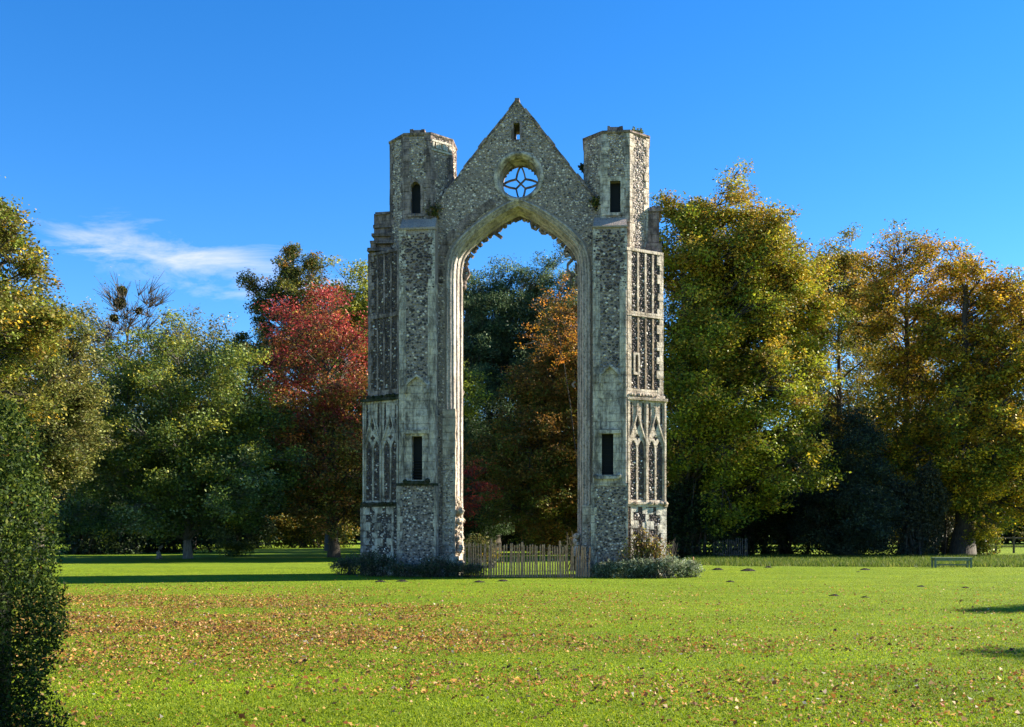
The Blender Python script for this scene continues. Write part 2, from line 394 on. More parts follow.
def catmull(P, n=6):
    out = []
    for i in range(len(P)-1):
        p0 = P[max(i-1, 0)]; p1 = P[i]; p2 = P[i+1]; p3 = P[min(i+2, len(P)-1)]
        for k in range(n):
            t = k/n; out.append(tuple(.5*((2*p1[j])+(-p0[j]+p2[j])*t+(2*p0[j]-5*p1[j]+4*p2[j]-p3[j])*t*t+(-p0[j]+3*p1[j]-3*p2[j]+p3[j])*t**3) for j in (0, 1)))
    out.append(P[-1]); return out

# arch curve (right half), metres from centre line; px scale 1/28
S = 1/28.0
HALF = [(71, 0), (69.8, 18), (65, 33), (54, 46), (36, 60.5), (17, 72.5), (0, 80)]
ZS = Z(280)
def half_path(d0):
    P = [(a*S, b*S) for a, b in HALF]; out = []
    for i, (a, b) in enumerate(P):
        d = d0*(1-.24*min(1, i/4)) if d0 > 0 else d0
        p0 = P[max(i-1, 0)]; p1 = P[min(i+1, len(P)-1)]
        if i == 0: nx, nz_ = -1, 0
        else:
            if i == len(P)-1: p1 = P[i]
            dx, dz = p1[0]-p0[0], p1[1]-p0[1]; q = math.hypot(dx, dz); nx, nz_ = -dz/q, dx/q
        out.append((a+nx*d, b+nz_*d))
    # apex: slide along last slope to x=0
    (xa, za), (xb, zb) = out[-2], out[-1]; sl = (zb-za)/(xb-xa); out[-1] = (0, za+sl*(0-xa))
    return catmull(out, 5)
def arch_curve(d, zb=0.0, broken=False):
    h = half_path(d); right = [(a, ZS+b) for a, b in h]
    jx = right[0][0]; zs = [zb+(ZS-zb)*k/14 for k in range(14)]
    R_ = [(jx, z) for z in zs]+right
    L_ = [(-a, z) for a, z in reversed(R_[:-1])]
    return R_+L_          # right base -> apex -> left base

# gable wall
gy = lambda px, py: (U(px), Z(py, 0, U(px)))
opening = arch_curve(-.004)
apex = gy(517, 100); lsh = gy(427, 216); rsh = gy(606, 212)
outer = [(U(606), -.1)]+jag([(rsh), apex], .22, .045)+jag([apex, lsh], .22, .045)[1:]+[(U(425), -.1)]
opn = [(x, z) for x, z in opening]; opn[0] = (opn[0][0], -.1); opn[-1] = (opn[-1][0], -.1)
wall_poly = outer+list(reversed(opn))
cxr, czr = gy(518.7, 176.8); RW = .745
circ = [(cxr+RW*math.cos(a*math.pi/20), czr+RW*math.sin(a*math.pi/20)) for a in range(40)]
s0, s1 = U(513.5), U(519.8); slit = [(s0, Z(139.5)), (s1, Z(139.5)), (s1, Z(123)), (s0, Z(123))]
mb = MB(); mb.plate([wall_poly, circ, slit], front, -1.1, 0)
gw = mb.build('gable_wall', 'mortar', ruin)
# exclusion around round window ring
circ2 = [(cxr+(RW+.13)*math.cos(a*math.pi/20), czr+(RW+.13)*math.sin(a*math.pi/20)) for a in range(40)]
slit2 = [(s0-.09, Z(141)), (s1+.09, Z(141)), (s1+.09, Z(121)), (s0-.09, Z(121))]
opn2 = arch_curve(-.13, -.1)
wp2 = outer+list(reversed(opn2))
studs('flint_facing', gw, [(front, [wp2, circ2, slit2], 'grey', .046, .03)])
# coping
mb = MB()
for a, b_ in ((rsh, apex), (lsh, apex)):
    L_ = math.hypot(b_[0]-a[0], b_[1]-a[1]); n = int(L_/.42); dx, dz = (b_[0]-a[0])/L_, (b_[1]-a[1])/L_
    nx, nz_ = (-dz, dx) if dx < 0 else (-dz, dx)
    if nz_ < 0: nx, nz_ = -nx, -nz_
    for k in range(n):
        if random.random() < .10 and k % 3: continue
        t0, t1 = k*L_/n+.008, (k+1)*L_/n-.008; th = .07+random.uniform(-.03, .035); o_ = -.03
        Q = [(a[0]+dx*t0+nx*o_, a[1]+dz*t0+nz_*o_), (a[0]+dx*t1+nx*o_, a[1]+dz*t1+nz_*o_), (a[0]+dx*t1+nx*(th+o_), a[1]+dz*t1+nz_*(th+o_)), (a[0]+dx*t0+nx*(th+o_), a[1]+dz*t0+nz_*(th+o_))]
        hh = .05+random.uniform(-.015, .02)
        P = [front(*Q[0], hh), front(*Q[1], hh), front(*Q[1], -1.13), front(*Q[0], -1.13), front(*Q[3], hh), front(*Q[2], hh), front(*Q[2], -1.13), front(*Q[3], -1.13)]
        mb.hexa(P)
    mb.build('coping', 'dark_stone', gw); mb = MB()
mb.box(apex[0]-.07, apex[0]+.07, -.04, .6, apex[1]-.04, apex[1]+.05, 0, .015)
mb.build('apex_stone', 'dark_stone', gw)
mb = MB(); mb.plate([slit2, slit], front, -.02, .018); mb.build('slit_surround', 'dark_stone', gw)
# relieving arch stones over the moulding
mb = MB(); cu0 = arch_curve(-.17, ZS); cu1 = arch_curve(-.47, ZS)
for i in range(4, len(cu0)-4):
    for t in (.0, .5):
        a = [cu0[i][j]*(1-t)+cu0[min(i+1, len(cu0)-1)][j]*t for j in (0, 1)]; b_ = [cu1[i][j]*(1-t)+cu1[min(i+1, len(cu1)-1)][j]*t for j in (0, 1)]
        if abs(a[0]) < .75 or a[0] > .7 or a[0] > -.7 or random.random() < .15: continue
        mb.bar(front, [a, b_], .07, -.02, .045)
mb.build('relieving_arch', 'dark_stone', gw)

# moulded arch ring and jambs
prof = [(-.05, 0, 0), (-.06, -.05, 0), (-.02, -.075, 0), (.02, -.05, 0), (.03, -.01, 0), (.06, .0, 0), (.085, -.025, 0), (.11, -.005, 0), (.135, .02, 0), (.15, .06, 0), (.18, .07, 0), (.20, .05, 0), (.225, .08, 0), (.24, .16, 0), (.245, .26, 0),
        (.275, .31, 0), (.295, .29, 0), (.32, .32, 0), (.33, .40, 0), (.34, .52, 0), (.375, .57, 0), (.40, .55, 0), (.43, .59, 0), (.44, .70, 0), (.42, .85, 0), (.34, 1.06, 0), (.32, 1.14, 0), (-.05, 1.14, 0)]
mb = MB()
curves = [arch_curve(d, -.1) for d, v, _ in prof]
nP = len(curves[0]); verts = []
for i in range(nP):
    for (d, v, _), c in zip(prof, curves):
        x, z = c[i]; j = .006; verts.append((x+random.uniform(-j, j), v+random.uniform(-j, j), z))
k = len(prof)
faces = [(i*k+a, i*k+a+1, (i+1)*k+a+1, (i+1)*k+a) for i in range(nP-1) for a in range(k-1)]
mb.add(verts, faces); mb.build('arch_moulding', 'moulded_stone', ruin, recalc=True)
# later facing of ashlar and flint covering the outer rolls low on each jamb
def jamb_facing(u0, u1, ztop, zash, nm):
    mb = MB(); mb.plate([[(u0, -.1)]+[(u1, -.1)]+jag([(u1, -.1), (u1, ztop)], .3, .02)[1:]+jag([(u1, ztop), (u0, ztop)], .15, .05)[1:]], front, -.3, .085); o = mb.build('jamb_facing', 'warm_stone', ruin)
    f2 = frame((0, 0), (1, 0)); studs('flint_facing', o, [(lambda s, z, h=0: f2(s, z, h+.085), [[(u0+.02, 0), (u1-.08, 0), (u1-.1, zash*.6), (u1-.03, zash), (u0+.02, zash-.3)]], 'grey', .046, .028)])
    return o
jamb_facing(-2.715, -2.27, Z(408), Z(452), 0); jamb_facing(2.30, 2.715, Z(505), Z(520), 1)
# broken tracery stubs under the arch
mb = MB(); ci = arch_curve(.44, ZS)
def lump(mb, c, r, mi=0, sq=(1, 1, 1)):
    P = []; nr = 7
    for ring, (q, zz) in enumerate(((.0, -1), (.8, -.55), (1, .1), (.7, .7), (0, 1))):
        for s_ in range(nr):
            a = s_*2*math.pi/nr; j = random.uniform(.75, 1.2)
            P.append((c[0]+math.cos(a)*q*r*j*sq[0], c[1]+math.sin(a)*q*r*j*sq[1], c[2]+zz*r*sq[2]*random.uniform(.85, 1.1)))
    mb.add(P, [(i*nr+s_, i*nr+(s_+1) % nr, (i+1)*nr+(s_+1) % nr, (i+1)*nr+s_) for i in range(4) for s_ in range(nr)], mi)
nC = len(ci); crumbs = MB(); crumbs2 = MB()
for i in range(1, nC-1):
    x, z = ci[i]
    for q in range(3):
        if random.random() < .75:
            t = random.random(); x2 = x+(ci[i+1][0]-x)*t; z2 = z+(ci[i+1][1]-z)*t
            lump(crumbs if x < 0 else crumbs2, (x2*.985, .82+random.uniform(-.06, .06), z2-.03), random.choice((.04, .05, .07, .10)))
def stub(px, py, pts, w_=.09):
    u, z = U(px, .8), Z(py, .8, U(px, .8))
    mb = MB(); mb.bar(lambda s, zz, h: (s, .8-h, zz), [(u+a, z+b) for a, b in pts], w_, -.08, .08); mb.build('tracery_stub', 'dark_stone', ruin)
stub(492, 226, [(.05, .12), (.10, -.02), (.22, -.10), (.34, -.17)], .12)
stub(497, 232, [(-.32, .1), (-.1, -.02), (.08, -.15), (.18, -.22)], .11)
stub(499, 226, [(.1, .12), (.12, -.02), (.04, -.15)], .08)
stub(468, 252, [(-.12, .22), (0, .02), (.1, -.12), (.2, -.2)], .11)
stub(464, 262, [(-.1, .3), (.05, .1), (.16, -.1)], .09)
stub(466, 272, [(-.12, .35), (.06, .12), (.12, -.08), (.0, -.28), (-.1, -.34)], .08)
stub(463, 272, [(0, 0), (.12, .02), (.2, .1)], .06)
stub(537, 226, [(-.22, .12), (-.18, -.05), (-.04, -.12), (.05, -.02)], .09)
stub(542, 231, [(-.1, .05), (0, -.08), (.12, -.1), (.14, .05)], .08)
stub(550, 233, [(-.1, .12), (.02, -.03), (.16, .02)], .08)
stub(566, 252, [(.1, .15), (-.05, 0), (-.02, -.14), (.1, -.1)], .09)
stub(571, 268, [(.05, .3), (-.12, .12), (-.12, -.1), (.05, -.25)], .08)
stub(573, 282, [(.05, .3), (-.1, .12), (-.03, -.12)], .08)
stub(461.5, 392, [(-.06, .2), (.06, 0), (-.02, -.2)], .08)
stub(574, 385, [(.05, .12), (-.06, .02), (.03, -.1)], .07)
crumbs.build('broken_cusping', 'dark_stone', ruin); crumbs2.build('broken_cusping', 'dark_stone', ruin)
# ruined rubble where the jamb dressings are lost
for side, pxs, a0, a1 in ((-1, 458, 498, 566), (1, 577, 535, 560)):
    mb = MB()
    for q in range(150 if side < 0 else 60):
        py = random.uniform(a0, a1); v = random.uniform(.15, .9); u = U(pxs, v)+random.uniform(-.22, .12)*(1 if side < 0 else -.5)
        lump(mb, (u, v, max(Z(py, v, u), .05)), random.uniform(.06, .16)*(1 if side < 0 else .8))
    mb.build('jamb_rubble', 'warm_stone', ruin)
mb = MB(); mb.box(U(441), U(460, .3), -.2, .9, -.1, Z(556), 0, .03); mb.build('jamb_plinth', 'stone', ruin); mb = MB(); mb.box(U(576), U(592), -.12, .8, -.1, Z(560), 0, .03)
mb.build('jamb_plinth', 'stone', ruin)

# round window
mb = MB(); ring = []
rp = [(RW+.12, -.0), (RW+.15, -.05), (RW+.07, -.075), (RW+.02, -.04), (RW, .02), (RW-.05, .1), (RW-.06, .55), (RW-.10, .62), (RW-.10, .9), (RW-.02, 1.12), (RW+.1, 1.12)]
for a in range(48):
    th = a*2*math.pi/48
    for r_, v in rp: ring.append((cxr+math.cos(th)*r_, v+random.uniform(-.006, .006), czr+math.sin(th)*r_))
k = len(rp)
mb.add(ring, [(i*k+a, i*k+a+1, ((i+1) % 48)*k+a+1, ((i+1) % 48)*k+a) for i in range(48) for a in range(k-1)])
rw = mb.build('round_window', 'stone', ruin)
mb = MB(); RT = RW-.08
vt = .78; ft = lambda s, z, h: (cxr+s, vt-h, czr+z)
for q in range(4):
    a = q*math.pi/2
    def rot(x, z): return (x*math.cos(a)-z*math.sin(a), x*math.sin(a)+z*math.cos(a))
    # concave star edge between two tips
    pts = []
    for t in range(13):
        tt = t/12; r_ = RT*(1-.62*math.sin(math.pi*tt)**.85) if 0 < tt < 1 else RT; th = tt*math.pi/2
        pts.append(rot(math.cos(th)*r_, math.sin(th)*r_))
    mb.bar(ft, pts, .055, -.05, .05)
    # inner leaf shapes crossing at the centre
    mb.bar(ft, [rot(0, .0), rot(.19, .19)], .05, -.045, .045)
    # small cusps on the rim
    for th in (.55, .8, 1.02):
        mb.bar(ft, [rot(math.cos(th)*RT, math.sin(th)*RT), rot(math.cos(th+.03)*(RT-.07), math.sin(th+.03)*(RT-.07)), rot(math.cos(th+.16)*RT, math.sin(th+.16)*RT)], .03, -.05, .05)
mb.bar(ft, [(RT*math.cos(t*math.pi/16), RT*math.sin(t*math.pi/16)) for t in range(33)], .05, -.06, .06)
mb.build('tracery', 'dark_stone', rw)

# turrets
AP = 1.13; VC = .92
def turret(cx_px, top_py, seed, win, pale):
    cu_ = U(cx_px, VC); t = bpy.data.objects.new('turret', None); col.objects.link(t); t.parent = ruin; t.location = (cu_, VC, 0)
    Rr = AP/math.cos(math.pi/8); zt = Z(top_py, VC, cu_)
    cor = [(Rr*math.cos(math.pi/8+i*math.pi/4), Rr*math.sin(math.pi/8+i*math.pi/4)) for i in range(8)]
    mb = MB(); specs = []
    wx0, wx1, wy0, wy1, pointed = win
    for i in range(8):
        a, b_ = cor[i], cor[(i+1) % 8]   # ccw: outward is right of travel
        fr = frame(a, b_)
        L = fr.L; rect = [(0, 0), (L, 0), (L, zt), (0, zt)]
        inner = [(.13, .2), (L-.13, .2), (L-.13, zt-.03), (.13, zt-.03)]
        if abs((a[1]+b_[1])/2+AP) < .01:
            off = L/2-cu_
            x0, x1 = U(wx0, VC-AP)+off, U(wx1, VC-AP)+off; z0, z1 = Z(wy1, VC-AP, cu_), Z(wy0, VC-AP, cu_)
            xm = (x0+x1)/2
            hole = [(x0, z0), (x1, z0), (x1, z1-.16), (xm+.08, z1-.03), (xm, z1), (xm-.08, z1-.03), (x0, z1-.16)] if pointed else [(x0, z0), (x1, z0), (x1, z1), (x0, z1)]
            mb.plate([rect, hole], fr, -.28, 0)
            big = [(x0-.13, z0-.12), (x1+.13, z0-.12), (x1+.13, z1+.1), (x0-.13, z1+.1)]
            specs.append((fr, [inner, big], 'grey', .05, .028))
            mw = MB(); 
            if pointed: mw.plate([[(x0-.10, z0-.02), (x1+.10, z0-.02), (x1+.10, z1-.13), (xm, z1+.12), (x0-.10, z1-.13)], hole], fr, -.05, .022)
            else: mw.plate([[(x0-.15, z0-.02), (x1+.13, z0-.02), (x1+.15, z1+.17), (x0-.14, z1+.15)], hole], fr, -.05, .025)
            mw.fbox(fr, x0-.14, x1+.14, z0-.12, z0-.025, -.1, .06)
            ws = mw.build('window', 'stone' if not pointed else 'dark_stone', t)
            mi = MB(); mi.fbox(fr, x0-.02, x1+.02, z0-.02, z1+.02, -.34, -.30); mi.build('slit_dark_panel', 'iron_shade', ws)  # solid dark panel stands in for the unlit turret interior
        else:
            mb.fbox(fr, 0, L, 0, zt, -.28, 0); specs.append((fr, [inner], 'grey' if i != 7 else 'warm', .046, .028))  # right-facing facet gets warmer, lighter flints: sunlight put into their colour
    body = mb.build('turret_wall', 'mortar', t)
    studs('flint_facing', body, specs)
    mq = MB()
    for i in range(8):
        p = Vector(cor[i]); fa = frame(cor[i-1], cor[i]); fb = frame(cor[i], cor[(i+1) % 8]); La = fa.L
        z = .0; kk = 0
        while z < zt-.05:
            h_ = random.uniform(.22, .34); w1, w2 = (random.uniform(.13, .17), random.uniform(.2, .27)); 
            if kk % 2: w1, w2 = w2, w1
            z1 = min(z+h_-.012, zt); pr = random.uniform(.03, .042)
            mq.fbox(fa, La-w1, La+.012, z, z1, -.03, pr); mq.fbox(fb, -.012, w2, z, z1, -.03, pr-.003)
            z += h_; kk += 1
    mq.build('quoins', 'dark_stone' if pale else 'stone', t)
    if pale:
        mq = MB(); fr = frame(cor[6], cor[7]); 
        for kx in range(6):
            mq.fbox(fr, .06+kx*.145, .06+kx*.145+(.12 if kx % 2 else .07), zt-.44, zt-.24, -.02, .07)
        mq.fbox(fr, .02, fr.L-.02, zt-.54, zt-.47, -.02, .06); mq.fbox(fr, .02, fr.L-.02, zt-.21, zt-.14, -.02, .06)
    if pale: mq.build('chequer_band', 'pale_stone', t)
    # cap
    mc = MB(); R2 = (AP+.07)/math.cos(math.pi/8)
    def octo(r_, z_, j=.015): return [(r_*math.cos(math.pi/8+i*math.pi/4)+random.uniform(-j, j), r_*math.sin(math.pi/8+i*math.pi/4)+random.uniform(-j, j), z_+random.uniform(-j, j)) for i in range(8)]
    P = octo(R2-.05, zt-.04)+octo(R2, zt+.01)+octo(R2, zt+.07)+octo(R2*.45, zt+.17)
    mc.add(P, [(i+r_*8, (i+1) % 8+r_*8, (i+1) % 8+8+r_*8, i+8+r_*8) for r_ in range(3) for i in range(8)]+[tuple(24+i for i in range(8)), tuple(reversed(range(8)))])
    mc.box(-.27, .22, -.95, -.4, zt+.06, zt+.27, 0, .02); mc.box(-.32, -.2, -.97, -.5, zt+.06, zt+.31, 0, .02); mc.box(.1, .24, -.97, -.5, zt+.06, zt+.29, 0, .02)
    mc.build('turret_cap', 'dark_stone', t)
    return t
turret(423.5, 147, 1, (410.5, 420.5, 181.5, 213.5, True), True)
turret(616.3, 144.5, 2, (610, 620.5, 181, 212.5, False), False)

# front buttresses
VB = -.7
def quoin_strip(mb, fr, s_edge, dirn, z0, z1, wmin, wmax, h=.02, hh=.28):
    z = z0; k = 0
    while z < z1-.03:
        h_ = random.uniform(hh*.8, hh*1.2); wd = (wmin if k % 2 else wmax)*random.uniform(.88, 1.1); zz = min(z+h_-.012, z1)
        a, b_ = (s_edge, s_edge+dirn*wd); mb.fbox(fr, min(a, b_), max(a, b_), z, zz, -.05, h+random.uniform(-.006, .006)); z += h_; k += 1
def front_buttress(e0, e1, l0, l1, slitpx, slity, top0, top1, sidept, left):
    t = bpy.data.objects.new('front_buttress', None); col.objects.link(t); t.parent = ruin
    uc = (U(e0, VB)+U(e1, VB))/2; t.location = (uc, VB, 0)
    zz = lambda py: Z(py, VB, uc)
    A, B = U(e0, VB)-uc, U(e1, VB)-uc; LA, LB = U(l0, VB)-uc, U(l1, VB)-uc
    fr = frame((0, 0), (1, 0))            # local, h toward the camera
    xs0, xs1 = U(slitpx[0], VB)-uc, U(slitpx[1], VB)-uc; zs0, zs1 = zz(slity[1]), zz(slity[0])
    dep = 1.0; zmid = zz(484); ztop = zz(top1)
    mb = MB()
    hole = [(xs0, zs0), (xs1, zs0), (xs1, zs1), (xs0, zs1)]
    mb.rplate((A, B, zmid, ztop), (xs0, xs1, zs0, zs1), fr, -dep, -.03)
    mb.plate([[(LA, -.1), (LB, -.1), (LB, zmid), (LA, zmid)]], fr, -dep, -.012)
    # weathered slope on top
    zt2 = zz(top0); P = [(A, .03, ztop), (B, .03, ztop), (B, dep, ztop), (A, dep, ztop), (A+.03, .5, zt2), (B-.03, .5, zt2), (B-.03, dep, zt2), (A+.03, dep, zt2)]
    body = MB.build(mb, 'buttress_core', 'mortar', t)
    mt = MB(); mt.hexa([tuple(q) for q in P]); mt.fbox(fr, A-.03, B+.03, ztop-.05, ztop+.012, -.2, .04, 0, .01); mt.build('weathering', 'mortar', t)
    mq = MB()
    # flint facings
    ez = lambda a, b_: [(a, 0), (b_, 0)]
    zN = zz(378 if left else 368); zF = zz(288)
    wS = .26
    specs = [(fr_off(fr, -.03), [[(A+.04, zz(290)), (B-.04, zz(290)), (B-.04, zz(top1+4)), (A+.04, zz(top1+4))]], 'dark' if left else 'dark', .06, .035),
             (fr_off(fr, -.03), [[(A+wS, zN), (B-wS, zN), (B-wS, zF), (A+wS, zF)]], 'contrast', .06, .03),
             (fr_off(fr, -.012), [[(LA+.12, .05), (LB-.06, .05), (LB-.06, zmid-.06), (LA+.12, zmid-.06)]], 'contrast', .052, .032)]
    studs('flint_facing', body, specs)
    # side stone strips and shafts
    m2 = MB()
    for a, b_ in ((A, A+wS), (B-wS, B)):
        m2.fbox(fr, a, b_, zmid, zz(283), -.04, .0)
    quoin_strip(m2, fr, A, 1, zz(283), zz(top1), .10, .24, .0); quoin_strip(m2, fr, B, -1, zz(283), zz(top1), .10, .24, .0)
    for s_ in (A+.05, A+wS-.04, B-.05, B-wS+.04):
        for k in range(9):
            a0_ = zmid+.02+(zz(290)-zmid)*k/9; a1_ = zmid+(zz(290)-zmid)*(k+1)/9-.015
            m2.tube([(s_, .0, a0_), (s_, .0, a1_)], .035, 8)
    # niche: stone panel with hood
    nz0, nz1 = zz(432), zN
    m2.fbox(fr, A+wS, B-wS, nz0, nz1, -.04, -.022)
    xm = (A+B)/2; hw = (B-A)/2-wS+.02
    m2.bar(fr, [(xm-hw, nz1-.55), (xm-hw*.95, nz1-.25), (xm-hw*.5, nz1-.06), (xm, nz1+.08), (xm+hw*.5, nz1-.06), (xm+hw*.95, nz1-.25), (xm+hw, nz1-.55)], .08, -.04, .10)
    for k in range(4): m2.fbox(fr, xm-hw*.75+k*.04, xm+hw*.7-k*.03, nz0+.1+k*.33, nz0+.36+k*.33, -.04, -.012+random.uniform(-.004, .004))
    m2.fbox(fr, A+wS-.06, B-wS+.06, nz0-.06, nz0+.06, -.04, .11, 0, .01)
    # stone round the slit
    m2.rplate((A+wS+.002, B-wS-.002, zmid+.04, nz0-.063), (max(xs0, A+wS+.003), min(xs1, B-wS-.003), zs0, zs1), fr, -.04, -.008)
    m2.build('dressed_stone', 'stone', t)
    # lower quoins
    m3 = MB(); quoin_strip(m3, fr, LA, 1, 0, zmid-.06, .12, .2, .038); m3.build('quoins', 'stone', t); m3 = MB(); quoin_strip(m3, fr, LB, -1, 0, zmid-.06, .05, .09, .038)
    # side returns (sunlit right flank)
    m3.build('quoins', 'stone', t); m3 = MB()
    fs = frame((B, .03), (B, 1.03)); quoin_strip(m3, fs, 0.0, 1, zmid, zz(283), .3, .5, .012); m3.build('quoins', 'stone', t); m3 = MB()
    fs2 = frame((LB, .02), (LB, 1.02)); quoin_strip(m3, fs2, 0.0, 1, 0, zmid-.06, .3, .5, .012)
    m3.build('quoins', 'stone', t)
    # window: frame, sill, grille
    mw = MB(); fw = .07
    mw.rplate((xs0-fw, xs1+fw, zs0-.03, zs1+.12), (xs0+.006, xs1-.006, zs0+.004, zs1-.004), fr, -.35, .022)
    ws = mw.build('window', 'stone', t)
    ms = MB(); ms.fbox(fr, xs0-.2, xs1+.2, zs0-.14, zs0-.032, -.2, .11, 0, .015); lump(ms, (xs0-.22, -.05, zs0-.05), .09); lump(ms, (xs1+.2, -.05, zs0-.03), .1); ms.build('sill', 'mossy_stone' if left else 'stone', ws)
    mg = MB(); mg.fbox(fr, xs0-.01, xs1+.01, zs0, zs1, -.5, -.4)  # dark backing painted as the shaded depth of the slit
    if left:
        for k in range(7): mg.fbox(fr, xs0+.005, xs1-.005, zs0+.1+k*.1, zs0+.13+k*.1, -.4, -.24-.01*k)
    else:
        for k in range(7): mg.fbox(fr, xs0, xs1, zs0+.15+k*.19, zs0+.165+k*.19, -.3, -.27)
        for k in (1, 2): s_ = xs0+(xs1-xs0)*k/3; mg.fbox(fr, s_-.008, s_+.008, zs0, zs1, -.302, -.272)
    mg.build('grille', 'iron_shade', ws)
    # string course between stages
    mc = MB()
    if left: mc.fbox(fr, LA-.02, LB+.01, zmid-.06, zmid+.038, -.5, .05, 0, .012)
    else: mc.fbox(fr, LA-.01, LB+.02, zmid-.06, zmid+.038, -.5, .035, 0, .012)
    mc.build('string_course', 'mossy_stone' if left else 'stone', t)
    return t
def fr_off(fr, o):
    return lambda s, z, h=0: fr(s, z, h+o)
front_buttress(398.8, 435, 397, 435.6, (411.5, 422.5), (436, 480), 214, 228, None, True)
front_buttress(592.8, 627, 591, 628, (601.5, 613.5), (433, 475), 213, 226, None, False)

# side buttresses with flushwork panels
def lancet(x0, x1, z0, z1):
    xm = (x0+x1)/2; w_ = x1-x0
    return [(x0, z0), (x1, z0), (x1, z1-w_*1.0), (x1-w_*.12, z1-w_*.5), (xm+w_*.12, z1-w_*.08), (xm, z1), (xm-w_*.12, z1-w_*.08), (x0+w_*.12, z1-w_*.5), (x0, z1-w_*1.0)]
def quatre(cx, cz, r_):
    return [(cx+r_*(.62+.38*abs(math.cos(2*a)))*math.cos(a), cz+r_*(.62+.38*abs(math.cos(2*a)))*math.sin(a)) for a in [k*math.pi/12 for k in range(24)]]
def side_buttress(right):
    sg = 1 if right else -1
    t = bpy.data.objects.new('side_buttress', None); col.objects.link(t); t.parent = ruin
    sm = 'warm_stone' if right else 'dark_stone'; pal = 'dark'  # sunlit right and shaded left put into the stone tones
    vi, vo = -.55, .36
    ui = sg*(3.88)
    def foot(px_out, grow=0):
        uo = U(px_out, vo)
        return (ui, vi-grow), (uo+sg*grow, vo-grow), (uo+sg*grow, 1.8), (ui, 1.8)
    def stage(mb, px_out, z0, z1, grow=0):
        f_ = foot(px_out, grow); f_ = f_ if sg > 0 else tuple(reversed(f_)); mb.prism_uv(f_, z0, z1)
        a, b_ = (f_[0], f_[1]) if sg > 0 else (f_[2], f_[3]); return frame(a, b_)
    um = sg*4.6; zz = lambda py: Z(py, 0, um)
    zA, zB, zC, zD, zE = -.1, zz(504), zz(399), zz(251), zz(206 if right else 210)
    core = MB()
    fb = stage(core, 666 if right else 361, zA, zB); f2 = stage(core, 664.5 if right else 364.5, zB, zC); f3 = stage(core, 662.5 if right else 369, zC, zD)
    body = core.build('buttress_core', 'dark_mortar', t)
    Lb, L2, L3 = fb.L, f2.L, f3.L
    # visible part starts beside the front buttress
    v0 = .38 if right else 0
    # positions along the face measured from the inner end (right) or outer end (left)
    def sp(fr, s):  # s measured from outer end inward
        return fr.L-s if right else s
    W3 = 1.60
    m1 = MB(); specs = []
    # base: toothed quoins
    m_base = MB()
    for s_, d_ in ((0, 1), ):
        e = sp(fb, 0); quoin_strip(m_base, fb, e, -1 if right else 1, 0, zB-.1, .26, .42, .04)
        e = sp(fb, .78); quoin_strip(m_base, fb, e-.1, 1, 0, zB-.1, .12, .34, .04); quoin_strip(m_base, fb, e-.1, -1, .14, zB-.1, .02, .14, .038)
        e = sp(fb, 1.52); quoin_strip(m_base, fb, e, 1 if right else -1, 0, zB-.1, .1, .3, .04)
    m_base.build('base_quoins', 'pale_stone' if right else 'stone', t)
    specs.append((fb, [[(0.05, .05), (Lb-.05, .05), (Lb-.05, zB-.1), (.05, zB-.1)]], pal if right else 'contrast', .05, .028))
    # carved stage 2: one plate with holes
    H = zC-zB; holes = []
    bays = [(.10, .74), (.90, 1.52)] if right else [(.10, .76), (.94, 1.58)]
    za = zB+.04; zl = zB+H*.60
    for b0_, b1_ in bays:
        s0_, s1_ = sorted((sp(f2, b0_), sp(f2, b1_))); mid = (s0_+s1_)/2
        holes.append(lancet(s0_+.01, mid-.035, za+.1, zl)); holes.append(lancet(mid+.035, s1_-.01, za+.1, zl))
        holes.append(quatre(mid, zl+.12, .11))
        # triangles flanking the gablet
        q_ = (s1_-s0_)/.5
        holes.append([(mid-.0, zl+.36), (mid+.075*q_, zl+.60-.02), (mid, zl+.92), (mid-.075*q_, zl+.58)])
        holes.append([(s0_+.0, zl+.25), (mid-.15*q_, zl+.62), (mid-.17*q_, zC-.14), (s0_+.02, zC-.16)])
        holes.append([(s1_-.0, zl+.25), (s1_-.02, zC-.16), (mid+.17*q_, zC-.14), (mid+.15*q_, zl+.62)])
    ex = sorted((sp(f2, 0), sp(f2, 1.62)))
    plate = [(ex[0], zB+.03), (ex[1], zB+.03), (ex[1], zC-.04), (ex[0], zC-.04)]
    mt = MB(); mt.plate([plate]+holes, f2, -.03, .045)
    for b0_, b1_ in bays:   # gablet mouldings and finials
        s0_, s1_ = sorted((sp(f2, b0_), sp(f2, b1_))); mid = (s0_+s1_)/2
        mt.bar(f2, [(s0_-.06, zl-.06), (mid-.15, zl+.5), (mid, zl+.98)], .045, .02, .085); mt.bar(f2, [(s1_+.06, zl-.06), (mid+.15, zl+.5), (mid, zl+.98)], .045, .02, .085)
        mt.bar(f2, [(mid, zl+.9), (mid, zC-.08)], .06, .02, .08)
        for k in range(5): lumpf(mt, f2, mid+random.uniform(-.08, .08), zl+1.0+.1*k, .04)
    for s_ in (.02, .82, 1.6):
        e = sp(f2, s_); mt.fbox(f2, e-.035, e+.035, zB+.05, zC-.05, .02, .09)
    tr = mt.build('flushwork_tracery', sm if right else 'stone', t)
    specs.append((f2, [[(.03, zB+.05), (L2-.03, zB+.05), (L2-.03, zC-.05), (.03, zC-.05)]], pal, .05, .024))
    # stage 3 : upper panels
    zm = zz(316)
    m3 = MB(); mm_ = MB()
    def strip(mbx, a, b_, z0, z1, h=.05):
        e0, e1 = sorted((sp(f3, a), sp(f3, b_))); mbx.fbox(f3, e0, e1, z0, z1, -.03, h)
    strip(m3, -.0, .09 if not right else .16, zC+.05, zD, .05)                 # outer edge
    quoin_strip(m3, f3, sp(f3, 0), -1 if right else 1, zC+.2, zD-.1, .16, .27, .055)
